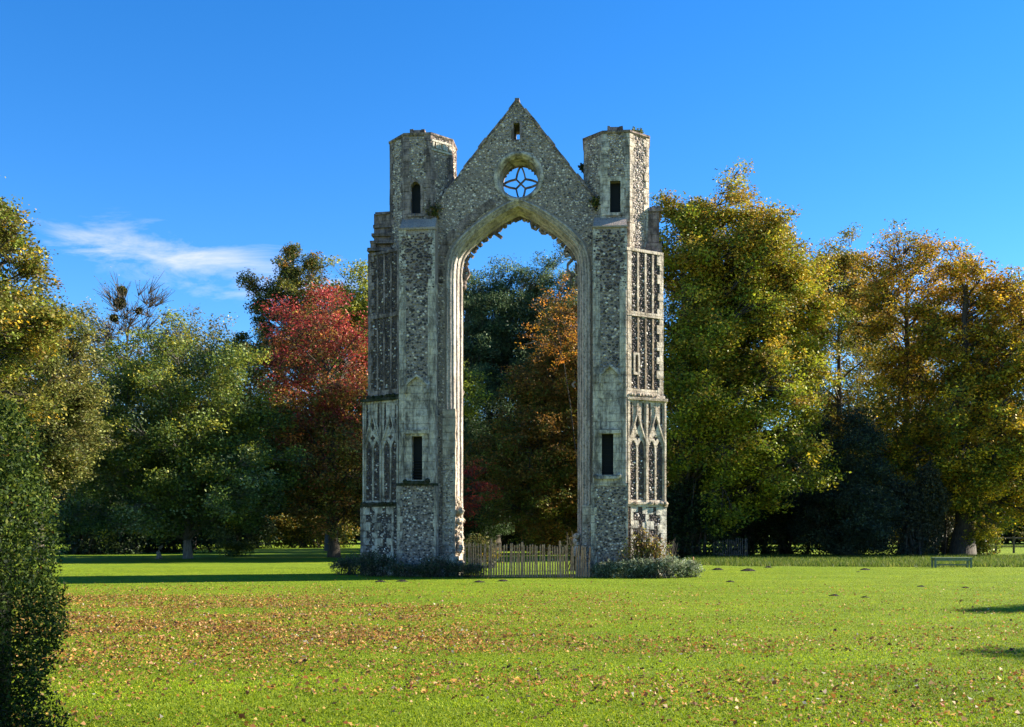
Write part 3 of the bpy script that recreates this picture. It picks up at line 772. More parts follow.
    strip(m3, 0, 1.62, zm-.07, zm+.09, .07); strip(m3, 0, 1.62, zC+.02, zC+.32, .05); strip(m3, 0, 1.62, zD-.1, zD, .06)
    strip(m3, 1.40, 1.56, zC+.05, zD, .052)
    for s_ in (.45, .77, 1.10):
        strip(mm_, s_-.035, s_+.035, zC+.34, zm-.09, .045); strip(m3 if right else mm_, s_-.03, s_+.045, zm+.1, zD-.12, .045)
    # small framed slit on the lower panel
    if right:
        e0, e1 = sorted((sp(f3, 1.05), sp(f3, 1.32))); zf0, zf1 = zz(376), zz(354)
        m3.plate([[(e0, zf0), (e1, zf0), (e1, zf1), (e0, zf1)], [(e0+.07, zf0+.09), (e1-.07, zf0+.09), (e1-.07, zf1-.08), (e0+.07, zf1-.08)]], f3, -.02, .075)
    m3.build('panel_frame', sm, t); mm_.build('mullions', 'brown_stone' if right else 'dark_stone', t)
    specs.append((f3, [[(.05, zC+.3), (L3-.03, zC+.3), (L3-.03, zD-.05), (.05, zD-.05)]], pal, .05, .024))
    studs('flint_facing', body, specs)
    # strings / weatherings
    ms = MB()
    def band(px_out, z0, z1, g):
        f_ = foot(px_out, g); f_ = f_ if sg > 0 else tuple(reversed(f_)); ms.prism_uv([(a+random.uniform(-.01, .01), b_) for a, b_ in f_], z0, z1)
    def flush(): 
        nonlocal ms
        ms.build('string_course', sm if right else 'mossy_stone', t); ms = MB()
    band(666 if right else 362, zB-.10, zB-.02, .06); band(664.5 if right else 364.5, zB-.015, zB+.06, .11)
    for k in range(10): a = Vector(fb(fb.L*random.random(), zB+.02, .1)); lump(ms, a, random.uniform(.04, .09))
    flush()
    band(664 if right else 365, zC-.07, zC+.02, .13); band(663 if right else 368, zC+.025, zC+.13, .07)
    for k in range(10):
        q = random.random(); a = Vector(f3(f3.L*q, zC+.1, .1)); lump(ms, a, random.uniform(.04, .08))
    flush()
    # top block
    mtp = MB()
    if right:
        u0, u1 = U(645.5, .4), U(659.5, .4); mtp.box(u0, u1, .4, 1.7, zD-.03, zE, 0, .02); mtp.box(u0, u1+.08, .3, 1.75, zD-.02, zD+.35, 0, .02); mtp.box(u1-.35, u1+.04, .38, 1.7, zE-.1, zE+.09, 0, .03)
        mtp.build('top_stage', 'dark_stone', t)
    else:
        u0, u1 = U(374, .4), U(394, .4); mtp.box(u0, u1, .45, 1.7, zD-.03, zE, 0, .02); mtp.box(u0+.05, u1, .4, 1.6, zE-.02, zE+.07, 0, .03)
        for k, (py, g) in enumerate(((249, .16), (241, .10), (233, .06), (224, .03))):
            mtp.box(u0-g*1.2, u1, .45-g*2, 1.7+g, zz(py), zz(py)+.11, 0, .012)
        mtp.box(U(371.5, .5), U(377, .5), .3, 1.8, zD-.05, zz(239), 0, .02)
        mtp.build('top_stage', 'dark_stone', t)
def lumpf(mb, fr, s, z, r_):
    lump(mb, Vector(fr(s, z, .05)), r_)
side_buttress(True); side_buttress(False)

# ------------------------------------------------------------ vegetation
def ellip_noise(dirs, seed, amp):
    out = np.empty(len(dirs))
    for i, d in enumerate(dirs): out[i] = 1+amp*noise.noise(Vector((d[0]*1.7+seed, d[1]*1.7, d[2]*1.7+seed*.3)))*1.6
    return out
def tubes_np(P0, P1, P2, r0, r1, seg):
    """curved branches through 3 points; arrays (n,3)"""
    n = len(P0); ts = np.linspace(0, 1, 4); rings = []
    for i, t in enumerate(ts):
        c = (1-t)**2*P0+2*t*(1-t)*P1+t*t*P2
        d = 2*(1-t)*(P1-P0)+2*t*(P2-P1); d /= np.linalg.norm(d, axis=1)[:, None]+1e-9
        up = np.where(np.abs(d[:, 2:3]) > .9, np.array([[1., 0, 0]]), np.array([[0, 0, 1.]]))
        u = np.cross(d, up); u /= np.linalg.norm(u, axis=1)[:, None]+1e-9; v = np.cross(d, u)
        r = (r0*(1-t)+r1*t)[:, None]
        for k in range(seg):
            a = 2*math.pi*k/seg; rings.append(c+(u*math.cos(a)+v*math.sin(a))*r)
    V = np.stack(rings, 1).reshape(-1, 3); base = np.arange(n)[:, None]*(4*seg); F_ = []
    for i in range(3):
        for k in range(seg): F_.append(base+np.array([[i*seg+k, i*seg+(k+1) % seg, (i+1)*seg+(k+1) % seg, (i+1)*seg+k]]))
    return V, np.concatenate(F_)
def leaf_quads(C, size, rs, flat=.0, narrow=.55, bend=.25):
    n = len(C)
    a = rs.normal(size=(n, 3)); a[:, 2] *= (1-flat); a /= np.linalg.norm(a, axis=1)[:, None]+1e-9
    b_ = rs.normal(size=(n, 3)); b_[:, 2] *= (1-flat); b_ -= a*(a*b_).sum(1)[:, None]; b_ /= np.linalg.norm(b_, axis=1)[:, None]+1e-9
    nn = np.cross(a, b_); s_ = (size*rs.uniform(.6, 1.3, n))[:, None]
    V = np.stack([C-a*s_*.5, C+b_*s_*narrow*.5+nn*s_*bend*.3, C+a*s_*.5, C-b_*s_*narrow*.5+nn*s_*bend*.3], 1).reshape(-1, 3)
    F_ = np.arange(n)[:, None]*4+np.array([[0, 1, 2, 3]])
    return V, F_
def pick_cols(pal_fn, h, rs):
    """h in 0..1 per item"""
    return pal_fn(h, rs)
def palette(stops):
    """stops: list of (color, weight_low, weight_high)"""
    C = np.array([c for c, _, _ in stops]); a = np.array([x for _, x, _ in stops]); b_ = np.array([x for _, _, x in stops])
    def f(h, rs):
        h = np.clip((h-.15)/.75, 0, 1); W = a[None]*(1-h[:, None])+b_[None]*h[:, None]; W = np.maximum(W, 0); W /= W.sum(1)[:, None]; cw = W.cumsum(1)
        i = (rs.random(len(h))[:, None] > cw).sum(1).clip(0, len(C)-1); return C[i]
    return f
P_ = {
 'beech_gold': palette([((.09, .125, .012), 4, 2), ((.19, .21, .014), 5, 3), ((.30, .27, .018), 2.6, 3), ((.33, .20, .022), .1, 5), ((.19, .10, .018), .0, 2), ((.45, .30, .025), .6, .8)]),
 'amber': palette([((.055, .08, .012), 4, .6), ((.13, .16, .015), 5, 2), ((.36, .25, .018), 2.2, 2.4), ((.36, .19, .022), .4, 4), ((.22, .11, .02), .1, 2), ((.60, .40, .02), 3.0, 1.0)]),
 'olive_gold': palette([((.055, .075, .012), 4, 1), ((.12, .13, .016), 4, 2), ((.28, .21, .02), 1.6, 2), ((.30, .17, .025), .4, 2)]),
 'green_dome': palette([((.045, .078, .018), 6, 1.5), ((.085, .12, .022), 4, 4), ((.16, .18, .02), 1, 5.5), ((.30, .25, .02), .1, 1.6), ((.13, .16, .08), 2.4, .4)]),
 'red': palette([((.34, .045, .04), 0, 4.5), ((.17, .025, .025), .8, 4), ((.44, .17, .04), 2.5, 1.0), ((.24, .18, .03), 6, .3), ((.08, .095, .016), 8, 0), ((.15, .08, .02), 4, .4)]),
 'dark_oak': palette([((.04, .055, .014), 5, 4), ((.085, .10, .02), 3, 4), ((.28, .13, .025), 1.0, 1.8), ((.15, .14, .02), 1, 2)]),
 'yellow_green': palette([((.07, .095, .014), 3, 2), ((.16, .18, .02), 4, 5), ((.28, .25, .02), 1.5, 2)]),
 'olive_brown': palette([((.06, .07, .018), 5, 3), ((.12, .13, .025), 4, 4), ((.22, .19, .045), 1.5, 3), ((.12, .085, .025), 1, 1.5)]),
 'near_oak': palette([((.09, .095, .015), 3, 3), ((.18, .16, .03), 3, 3), ((.40, .24, .015), 1.2, .4), ((.12, .15, .015), 4, 3), ((.10, .055, .02), 1, 2)]),
 'pine': palette([((.028, .052, .022), 5, 3), ((.06, .095, .035), 3, 4), ((.11, .15, .06), .8, 3)]),
 'rust': palette([((.07, .085, .015), 4, 2), ((.22, .11, .022), 4, 4), ((.24, .11, .022), 1.5, 3.5), ((.15, .16, .02), 5, 2), ((.42, .18, .02), .1, .8)]),
 'flame': palette([((.48, .18, .02), 3, 4), ((.55, .28, .02), 3, 2), ((.30, .11, .02), 2, 2), ((.14, .12, .02), 2, 1)]),
 'scarlet': palette([((.45, .05, .02), 4, 5), ((.30, .02, .02), 3, 3), ((.45, .16, .03), 1, 1)]),
 'yew': palette([((.018, .030, .018), 6, 5), ((.035, .052, .028), 3, 4), ((.07, .085, .045), .5, .8)]),
 'laurel': palette([((.022, .038, .014), 6, 4), ((.05, .08, .02), 2, 3), ((.12, .13, .04), .3, .6)]),
 'grey_shrub': palette([((.04, .05, .03), 4, 3), ((.085, .09, .05), 3, 4), ((.13, .12, .06), .6, 1.4)]),
 'hedge': palette([((.014, .030, .006), 6, 4), ((.042, .072, .010), 4, 5), ((.10, .14, .017), .5, 3), ((.18, .20, .03), .2, 1), ((.28, .12, .03), .02, .1)]),
 'distant': palette([((.035, .045, .015), 4, 3), ((.06, .07, .018), 3, 3), ((.12, .09, .02), 1, 2)]),
 'silver': palette([((.20, .24, .12), 4, 5), ((.34, .38, .25), 2, 4), ((.07, .10, .04), 4, 2)]),
 'heather': palette([((.04, .06, .025), 4, 2), ((.10, .12, .05), 3, 4), ((.18, .14, .10), 1.2, 3)]),
 'rose': palette([((.40, .28, .03), 2, 3), ((.30, .16, .03), 2, 2), ((.14, .16, .03), 3, 2), ((.16, .08, .03), 2, 1.5), ((.5, .40, .08), .5, 1)]),
 'shrub_yellow': palette([((.60, .40, .02), 3, 4), ((.45, .22, .02), 2, 2), ((.12, .13, .02), 2, 1)]),
}
def crownxyz(D, cx0, cx1, cy0, cy1, depth=1.0):
    """an ellipsoid from what it spans in the photo, at distance D"""
    k = D/F; x = ((cx0+cx1)/2-512)*k; rx = (cx1-cx0)/2*k; z0 = (HOR-cy1)*k+EYE; z1 = (HOR-cy0)*k+EYE
    return (x, D, (z0+z1)/2), (rx, rx*depth, (z1-z0)/2)
def tree(name, label, cat, base, crowns, pal, seed, n1=18, n2=7, n3=6, per=42, leaf=.2, sig=.42, flat=.45, tr=.3, bark='bark', group=None,
         amp=.25, mat='leaf', twig=.012, weep=0., trunk_vis=True, forks=0, lowfill=.0, hrange=None, multi=False, narrow=.55, zsig=.6):
    leaf *= .8; per *= 1.45; sig *= .86
    rs = np.random.default_rng(seed); t = thing(name, label, cat, (base[0], base[1], 0), 0, group)
    B = np.array([base[0], base[1], 0.])
    L1 = []; reach = []
    tot = sum(r[0]*r[1]*r[2] for _, r in crowns)
    for c, r in crowns:
        k = max(4, int(n1*(r[0]*r[1]*r[2]/tot)**.8)) if len(crowns) > 1 else n1
        cand = rs.normal(size=(k*12, 3)); cand /= np.linalg.norm(cand, axis=1)[:, None]
        chosen = [cand[0]]                              # well spread directions
        for _ in range(k-1):
            dd = np.min(np.linalg.norm(cand[:, None]-np.array(chosen)[None], axis=2), axis=1); dd *= rs.uniform(.7, 1, len(cand)); chosen.append(cand[dd.argmax()])
        d = np.array(chosen); q = ellip_noise(d, seed+len(L1), amp); rad = rs.uniform(.45, .80, k)*q
        L1.append(np.array(c)+d*np.array(r)*rad[:, None]); reach.append(np.full((k, 1), 1.0)*np.array(r)[None])
    L1 = np.concatenate(L1); RR = np.concatenate(reach)
    zc = crowns[0][0][2]; ztop = max(c[2]+r[2] for c, r in crowns); zlow = min(c[2]-r[2] for c, r in crowns)
    th = zc+.5*crowns[0][1][2]; cx_, cy_ = crowns[0][0][0], crowns[0][0][1]
    # trunk
    nt_ = 9; tp = []
    for i in range(nt_):
        q = i/(nt_-1); x = base[0]+(cx_-base[0])*q**1.6+rs.normal(0, .06)*tr/.3*(i > 0); y = base[1]+(cy_-base[1])*q**1.6+rs.normal(0, .06)*(i > 0)
        tp.append((x-base[0], y-base[1], -.1+q*(th+.1)))
    rad_ = [tr*(1.45 if i == 0 else (1-.82*(i/(nt_-1))**.9)) for i in range(nt_)]
    tm = MB(); tm.tube(tp, rad_, 10)
    for f_ in range(forks):
        a = rs.uniform(0, 6.28); o_ = tr*.5
        tm.tube([(tp[1][0], tp[1][1], tp[1][2]*.6), (tp[2][0]+(o_+.35)*math.cos(a), tp[2][1]+(o_+.35)*math.sin(a), tp[2][2]+.3), (tp[5][0]+1.6*math.cos(a), tp[5][1]+1.3*math.sin(a), tp[5][2])], [tr*.6, tr*.5, tr*.15], 8)
    tp = np.array(tp)+np.array([base[0], base[1], 0])
    # limbs
    hd = np.hypot(L1[:, 0]-cx_, L1[:, 1]-cy_); att_h = np.clip(L1[:, 2]-hd*rs.uniform(.35, .9, len(L1))-.3, max(.12*th, zlow*.8), th*.97)
    idx = att_h/th*(nt_-1); i0 = np.clip(idx.astype(int), 0, nt_-2); fq = (idx-i0)[:, None]; A = tp[i0]*(1-fq)+tp[i0+1]*fq
    mid = (A+L1)/2; mid[:, 2] += rs.uniform(-.02, .14, len(L1))*np.linalg.norm(L1-A, axis=1)-.0
    l1r = tr*.30*(1-.5*att_h/th)
    V1, F1 = tubes_np(A, mid, L1, l1r, l1r*.4, 5)
    # second level
    n = len(L1); D2 = rs.normal(size=(n, n2, 3)); D2 /= np.linalg.norm(D2, axis=2)[..., None]
    outw = (L1-np.array([cx_, cy_, zc])); outw /= np.linalg.norm(outw, axis=1)[:, None]+1e-9
    D2 += outw[:, None]*.35; k2 = (1.0/n1)**(1/3)*1.15
    L2 = L1[:, None]+D2*RR[:, None]*k2*rs.uniform(.5, 1., (n, n2, 1)); L2 = L2.reshape(-1, 3)
    S2 = np.repeat(A*.35+L1*.65, n2, 0)*rs.uniform(0, 1, (n*n2, 1)); S2 = np.repeat(L1, n2, 0)+(np.repeat(mid, n2, 0)-np.repeat(L1, n2, 0))*rs.uniform(0, .8, (n*n2, 1))
    m2_ = (S2+L2)/2; m2_[:, 2] += .05*np.linalg.norm(L2-S2, axis=1)
    r2_ = np.repeat(l1r, n2)*.36
    V2, F2 = tubes_np(S2, m2_, L2, r2_, r2_*.4, 4)
    # twigs
    rm = (RR[:, 0]*RR[:, 2])**.5; k3 = np.repeat(rm, n2)*k2*.55
    D3 = rs.normal(size=(len(L2), n3, 3)); D3 /= np.linalg.norm(D3, axis=2)[..., None]; D3[..., 2] *= .7
    o2 = L2-np.array([cx_, cy_, zc]); o2 /= np.linalg.norm(o2, axis=1)[:, None]+1e-9; D3 += o2[:, None]*.5
    L3 = (L2[:, None]+D3*k3[:, None, None]*rs.uniform(.5, 1.1, (len(L2), n3, 1))).reshape(-1, 3)
    if weep: L3[:, 2] -= weep*rs.random(len(L3))
    S3 = np.repeat(S2*.35+L2*.65, n3, 0); m3_ = (S3+L3)/2; m3_[:, 2] += .04
    V3, F3 = tubes_np(S3, m3_, L3, np.full(len(L3), twig*1.5), np.full(len(L3), twig*.5), 3)
    tr_o = tm.build('trunk', bark, t, recalc=False, smooth=True)
    Vb = np.concatenate([V1, V2, V3]); Vb -= np.array([base[0], base[1], 0])
    Fb = np.concatenate([F1, F2+len(V1), F3+len(V1)+len(V2)])
    mesh_np('branches', Vb, Fb, bark, t, smooth=True)
    if per > 0:
        L3 = L3[L3[:, 2] > .1]
        # clumps along the outer half of the twigs
        hq = np.clip((L3[:, 2]-zlow)/(ztop-zlow), 0, 1); cnt = rs.poisson(per*(1.15-.3*hq**1.5)*rs.choice([.35, 1., 1.3], len(L3), p=(.2, .5, .3))); C = np.repeat(L3, cnt, 0)
        C = C+np.clip(rs.normal(size=C.shape), -1.7, 1.7)*sig*np.array([1, 1, zsig]); C[:, 2] = np.maximum(C[:, 2], .06)
        h_t = np.clip((L3[:, 2]-zlow)/(ztop-zlow), 0, 1)
        h_t = np.clip(h_t+rs.normal(0, .12, len(L3)), 0, 1)
        tc_ = pick_cols(P_[pal], h_t, rs)*rs.choice([.6, .85, 1.15, 1.6], (len(L3), 1), p=(.2, .3, .32, .18)); ct = np.repeat(tc_, cnt, 0)
        cl_ = pick_cols(P_[pal], np.clip(np.repeat(h_t, cnt)+rs.normal(0, .1, len(C)), 0, 1), rs)
        mixf = rs.random((len(C), 1))*.6; cc = (ct*(1-mixf)+cl_*mixf)*rs.uniform(.65, 1.4, (len(C), 1))*1.32
        C -= np.array([base[0], base[1], 0])
        Vl, Fl = leaf_quads(C, leaf, rs, flat, narrow)
        mesh_np('foliage', Vl, Fl, mat, t, cc)
    return t
def shrub(name, label, cat, c, r, pal, seed, n, leaf, group=None, mat='leaf', amp=.3, core=.72, flat=.2, shell=.55, narrow=.55, stems=0, spiky=0, z0=0.):
    """a bush: leafy shell over a dark inner thicket of stems; c = ground centre, r = radii, height r[2]"""
    rs = np.random.default_rng(seed); t = thing(name, label, cat, (c[0], c[1], z0), 0, group)
    # lumpy body: several overlapping domes
    k = max(3, int(r[0]/max(r[2], .2)*2.2)+2); cen = []
    for i in range(k):
        a = (i+.5)/k*2-1; cen.append((a*r[0]*.72+rs.normal(0, .05)*r[0], rs.uniform(-.4, .4)*r[1], r[2]*rs.uniform(.28, .5), r[0]*rs.uniform(.75, 1.1)/max(1, k*.42), r[1]*rs.uniform(.5, .8), r[2]*rs.uniform(.42, .60)))
    cen = np.array(cen); wch = rs.integers(0, k, n); d = rs.normal(size=(n, 3)); d /= np.linalg.norm(d, axis=1)[:, None]; d[:, 2] = np.where(rs.random(n) < .55, np.abs(d[:, 2]), d[:, 2])
    rad = shell+(1-shell)*rs.random(n)**.6
    q = np.array([1+amp*noise.noise(Vector((x*2.2+w_, y*2.2, z*2.2+seed))) for (x, y, z), w_ in zip(d, wch)])
    C = cen[wch, :3]+d*cen[wch, 3:]*(rad*q)[:, None]; C[:, 2] = np.abs(C[:, 2])+.01
    h_ = np.clip(C[:, 2]/r[2]+rs.normal(0, .15, n), 0, 1); cc = P_[pal](h_, rs)*rs.uniform(.7, 1.3, (n, 1))
    Vl, Fl = leaf_quads(C, leaf, rs, flat, narrow); mesh_np('foliage', Vl, Fl, mat, t, cc)
    ns = 14+stems; a = rs.uniform(0, 6.28, ns); P0 = np.stack([rs.normal(0, .25*r[0], ns), rs.normal(0, .2*r[1], ns), np.full(ns, -.05)], 1)
    P2 = np.stack([np.cos(a)*r[0]*rs.uniform(.3, .85, ns), np.sin(a)*r[1]*rs.uniform(.2, .7, ns), r[2]*rs.uniform(.5, .95+spiky*.3, ns)], 1); P1 = (P0+P2)/2; P1[:, 2] += .15*r[2]
    Vs, Fs = tubes_np(P0, P1, P2, np.full(ns, .02*max(r[2], .4)), np.full(ns, .005), 4); mesh_np('stems', Vs, Fs, 'bark', t, smooth=True)
    return t
def GX(px, D): return (px-512)/F*D

BG = 'trees behind the ruin and lawn'
# --- right of the ruin
tree('beech_tree', 'huge rounded beech, green below and bronze at its crown, immediately right of the ruin', 'tree', (GX(684, 66), 66), [crownxyz(66, 626, 740, 184, 360, .8), crownxyz(66, 655, 800, 180, 350, .9), crownxyz(67, 640, 730, 178, 300, .8), crownxyz(65, 690, 810, 190, 330, .8), crownxyz(66, 636, 760, 270, 520, .8), crownxyz(66, 640, 800, 215, 500, 1.0), crownxyz(65, 660, 836, 196, 400, .95), crownxyz(64, 745, 836, 235, 410, .8), crownxyz(62, 656, 832, 300, 530, .8)], 'beech_gold', 1, n1=110, n2=7, n3=6, per=28, leaf=.24, sig=.42, tr=.55, group=BG, amp=.14, twig=.016)
tree('beech_tree', 'green and ochre tree rising between the huge rounded beech and the amber tree', 'tree', (GX(838, 80), 80), [crownxyz(80, 790, 890, 244, 480), crownxyz(80, 800, 870, 240, 360), crownxyz(80, 800, 890, 380, 530)], 'olive_gold', 2, n1=36, per=34, leaf=.26, sig=.42, tr=.4, group=BG)
tree('beech_tree', 'amber topped open crowned beech with dark trunk showing, second tree from the right edge', 'tree', (GX(906, 71), 71), [crownxyz(71, 852, 962, 232, 400, .9), crownxyz(71, 850, 975, 350, 530, .9)], 'amber', 3, n1=54, n2=7, n3=6, per=25, leaf=.23, sig=.36, tr=.42, group=BG, amp=.3, twig=.02)
tree('beech_tree', 'broad orange and green beech at the right edge, thick ivy dark trunk behind the bench', 'tree', (GX(962, 67), 67), [crownxyz(67, 925, 1010, 246, 400, .9), crownxyz(67, 935, 1062, 262, 430, .9), crownxyz(66, 918, 1075, 350, 535, .9)], 'amber', 4, n1=64, per=27, leaf=.24, sig=.4, tr=.62, group=BG, amp=.28, twig=.018)
tree('field_tree', 'gold leaved tree far behind the gap left of the right edge trees', 'tree', (GX(880, 98), 98), [crownxyz(98, 820, 940, 300, 535)], 'olive_gold', 5, n1=26, per=22, leaf=.34, sig=.6, tr=.4, group=BG)
tree('field_tree', 'yellowish tree far beyond the fence at the right edge', 'tree', (GX(1030, 104), 104), [crownxyz(104, 960, 1100, 290, 520)], 'olive_gold', 6, n1=26, per=22, leaf=.36, sig=.6, tr=.4, group=BG)
tree('yew_tree', 'near black broad conical yew sweeping the ground right of the huge rounded beech', 'tree', (GX(848, 64), 64), [crownxyz(64, 818, 882, 412, 520), crownxyz(64, 798, 895, 460, 560)], 'yew', 7, n1=34, per=44, leaf=.17, sig=.36, tr=.35, flat=.2, amp=.2)
shrub('dark_shrub', 'tall grey green shrub with drooping sprays between the yew and the thick trunk', 'shrub', (GX(912, 65), 65), (1.7, 1.3, 6.0), 'grey_shrub', 8, 16000, .17)
shrub('dark_shrub', 'grey green shrub leaning against the thick dark trunk at right', 'shrub', (GX(940, 68), 68.5), (1.5, 1.2, 4.4), 'grey_shrub', 9, 9000, .17)
for i, (px, D, rx, h) in enumerate(((688, 63.5, 2.4, 5.2), (735, 68, 3.2, 6.2), (783, 68, 3.4, 5.4))):
    shrub('laurel_bush', ('dark laurel thicket under the beech hard by the right foot of the ruin', 'dark laurel thicket directly behind the grey paling panel', 'dark laurel thicket between the grey paling panel and the yew')[i], 'shrub', (GX(px, D), D), (rx, 1.8, h), 'laurel', 20+i, 12000, .19, mat='leaf', group='dark shrubs under the right hand trees')
shrub('ivy_bush', 'loose sunlit bush at the foot of the right edge trees', 'shrub', (GX(976, 69), 69), (1.4, 1.0, 2.4), 'olive_gold', 26, 5000, .17, shell=.2)
# --- through and left of the arch
tree('pine_tree', 'dark green pine filling the upper left of the archway', 'tree', (GX(495, 82), 82), [crownxyz(82, 430, 540, 262, 540, .8), crownxyz(83, 455, 570, 254, 420, .8), crownxyz(84, 500, 620, 264, 440, .8), crownxyz(80, 430, 530, 380, 560, .6)], 'pine', 30, n1=80, per=44, leaf=.24, sig=.4, tr=.4, amp=.12, flat=.1, group=BG, narrow=.4)
tree('copper_beech', 'rust brown beech filling the right half of the archway', 'tree', (GX(560, 74), 74), [crownxyz(74, 520, 660, 288, 545, .8), crownxyz(72, 474, 610, 370, 556, .7)], 'rust', 31, n1=80, per=36, leaf=.22, sig=.4, tr=.45, group=BG)
tree('maple_sapling', 'flame orange sprays of a maple high in the right of the archway', 'tree', (GX(583, 69), 69), [crownxyz(69, 532, 578, 290, 370, .6)], 'flame', 32, n1=8, n2=5, n3=4, per=8, leaf=.17, sig=.22, tr=.07, group=BG)
tree('field_tree', 'olive green tree low behind the right pillar of the arch', 'tree', (GX(585, 90), 90), [crownxyz(90, 520, 660, 330, 530)], 'olive_gold', 33, n1=26, per=24, leaf=.3, sig=.5, tr=.4, group=BG)
tree('field_tree', 'dark green tree behind the left pillar seen low in the archway', 'tree', (GX(470, 96), 96), [crownxyz(96, 410, 530, 330, 540)], 'pine', 37, n1=26, per=24, leaf=.32, sig=.55, tr=.4, group=BG)
tree('maple_sapling', 'small scarlet maple with low flat branches just inside the left pillar', 'tree', (GX(448, 62), 62), [crownxyz(62, 408, 492, 462, 522, .9)], 'scarlet', 34, n1=12, n2=6, n3=5, per=18, leaf=.15, sig=.25, tr=.1, group=BG, flat=.8, zsig=.25)
tree('field_tree', 'small yellow green bush tree against the left pillar inside the arch', 'tree', (GX(452, 58), 58), [crownxyz(58, 428, 482, 370, 420, .9)], 'yellow_green', 35, n1=9, n2=5, n3=5, per=22, leaf=.16, sig=.25, tr=.1, group=BG)
shrub('yew_hedge', 'long black green hedge low behind the picket fence', 'hedge', (GX(520, 84), 84), (6.5, 1.5, 3.2), 'yew', 36, 22000, .22)
# --- left
tree('round_tree', 'broad round green tree with pale forked trunk, the widest on the left', 'tree', (GX(188, 61), 61), [crownxyz(61, 58, 304, 354, 522, .9), crownxyz(61, 108, 290, 332, 470, .9), crownxyz(59, 54, 308, 425, 540, .8)], 'green_dome', 40, n1=70, per=34, leaf=.21, sig=.38, tr=.22, bark='pale_bark', group=BG, forks=2, amp=.18)
tree('red_maple', 'crimson topped tree turning brown below, left of the ruin', 'tree', (GX(334, 64), 64), [crownxyz(64, 262, 392, 298, 450, .9), crownxyz(63, 262, 400, 390, 528, .9)], 'red', 41, n1=48, per=20, leaf=.21, sig=.36, tr=.3, group=BG, amp=.24, twig=.014)
tree('tall_oak', 'tall dark oak with rusty patches rising above the crimson tree', 'tree', (GX(332, 84), 84), [crownxyz(84, 250, 345, 300, 460), crownxyz(84, 274, 312, 238, 310, .9), crownxyz(84, 262, 345, 262, 360, .9), crownxyz(84, 240, 300, 262, 340, .7), crownxyz(84, 236, 290, 318, 372, .8)], 'dark_oak', 42, n1=44, per=22, leaf=.25, sig=.34, tr=.45, group=BG, amp=.35)
tree('field_tree', 'yellow green tree peeping over the crimson tree next to the ruin', 'tree', (GX(368, 90), 90), [crownxyz(90, 312, 410, 270, 460)], 'yellow_green', 43, n1=34, per=42, leaf=.28, sig=.48, tr=.4, group=BG)
tree('oak_tree', 'bronze flecked oak whose crown spreads in from the left edge above the hedge', 'tree', (-20.0, 31), [((-15.8, 31, 7.6), (2.3, 2.4, 2.2)), ((-15.7, 31, 9.3), (1.7, 1.8, 1.6)), ((-14.6, 31.5, 8.2), (1.5, 1.5, 1.5)), ((-17.2, 30, 5.2), (3.2, 2.6, 2.0)), ((-16.7, 31, 11.0), (2.0, 2.2, 2.3))], 'near_oak', 44, n1=52, n2=7, n3=6, per=20, leaf=.15, sig=.24, tr=.35, amp=.35, twig=.012)
tree('oak_tree', 'straggling brown gold oak behind the clipped hedge and left of the round tree', 'tree', (GX(38, 52), 52), [crownxyz(52, 5, 100, 320, 450), crownxyz(52, 0, 104, 380, 500), crownxyz(52, -30, 60, 300, 420)], 'olive_brown', 45, n1=50, per=21, leaf=.19, sig=.32, tr=.3, group=BG, amp=.35, twig=.014)
bt = tree('bare_tree', 'leafless tree with mistletoe balls on the left skyline', 'tree', (GX(124, 88), 88), [crownxyz(88, 82, 176, 284, 420)], 'olive_brown', 46, n1=26, n2=8, n3=8, per=.6, leaf=.2, sig=.3, tr=.3, group=BG, bark='bark', twig=.024)
for i, (px, py, r_) in enumerate(((122, 291, .42), (120, 303, .55), (114, 318, .34), (139, 311, .28))):
    rs = np.random.default_rng(60+i); n = 1400; d = rs.normal(size=(n, 3)); d /= np.linalg.norm(d, axis=1)[:, None]; D = 87.6
    x, z = GX(px, D), (HOR-py)/F*D+EYE; C = d*r_*(rs.random((n, 1))**.45)
    V, Fq = leaf_quads(C, .2, rs, 0, .35); o = mesh_np('mistletoe_ball', V, Fq, 'leaf', None, P_['dark_oak'](rs.random(n), rs)); o.location = (x, D, z)
    tag(o, ('topmost mistletoe ball on the leafless tree', 'largest mistletoe ball, second from the top of the leafless tree', 'third mistletoe ball down the leafless tree trunk', 'smallest mistletoe ball on the right limb of the leafless tree')[i], 'mistletoe', 'mistletoe balls on the leafless tree')
tree('field_tree', 'brownish tree top behind the round tree, right beside the leafless tree', 'tree', (GX(190, 92), 92), [crownxyz(92, 140, 250, 322, 520)], 'olive_brown', 47, n1=26, per=24, leaf=.28, sig=.5, tr=.4, group=BG)
tree('field_tree', 'thin olive tree top behind the brown gold oak at far left', 'tree', (GX(80, 96), 96), [crownxyz(96, 30, 140, 322, 520)], 'olive_brown', 48, n1=26, per=22, leaf=.3, sig=.5, tr=.4, group=BG)
for i, (px, D, rx, h) in enumerate(((85, 72, 3.4, 4.6), (130, 76, 3.6, 4.8), (178, 78, 3.8, 4.8), (232, 96, 4.0, 4.0))):
    shrub('laurel_bush', ('dark evergreen bush behind the hedge end at left', 'dark evergreen bush left of the pale forked trunk', 'dark evergreen bush behind the pale forked trunk', 'far dark evergreen bush right of the pale forked trunk')[i], 'shrub', (GX(px, D), D), (rx, 1.8, h), 'laurel', 50+i, 13000, .21, group='dark shrubs under the left hand trees')
shrub('low_bush', 'low rounded green bush on the grass right of the pale forked trunk', 'shrub', (GX(236, 66), 66), (1.1, .8, 1.05), 'green_dome', 56, 2600, .12)
shrub('sprawling_bush', 'pale sunlit bushes beyond the shaded lawn left of the dark trunk', 'shrub', (GX(302, 100), 100), (4.5, 1.5, 3.4), 'olive_gold', 57, 9000, .25)
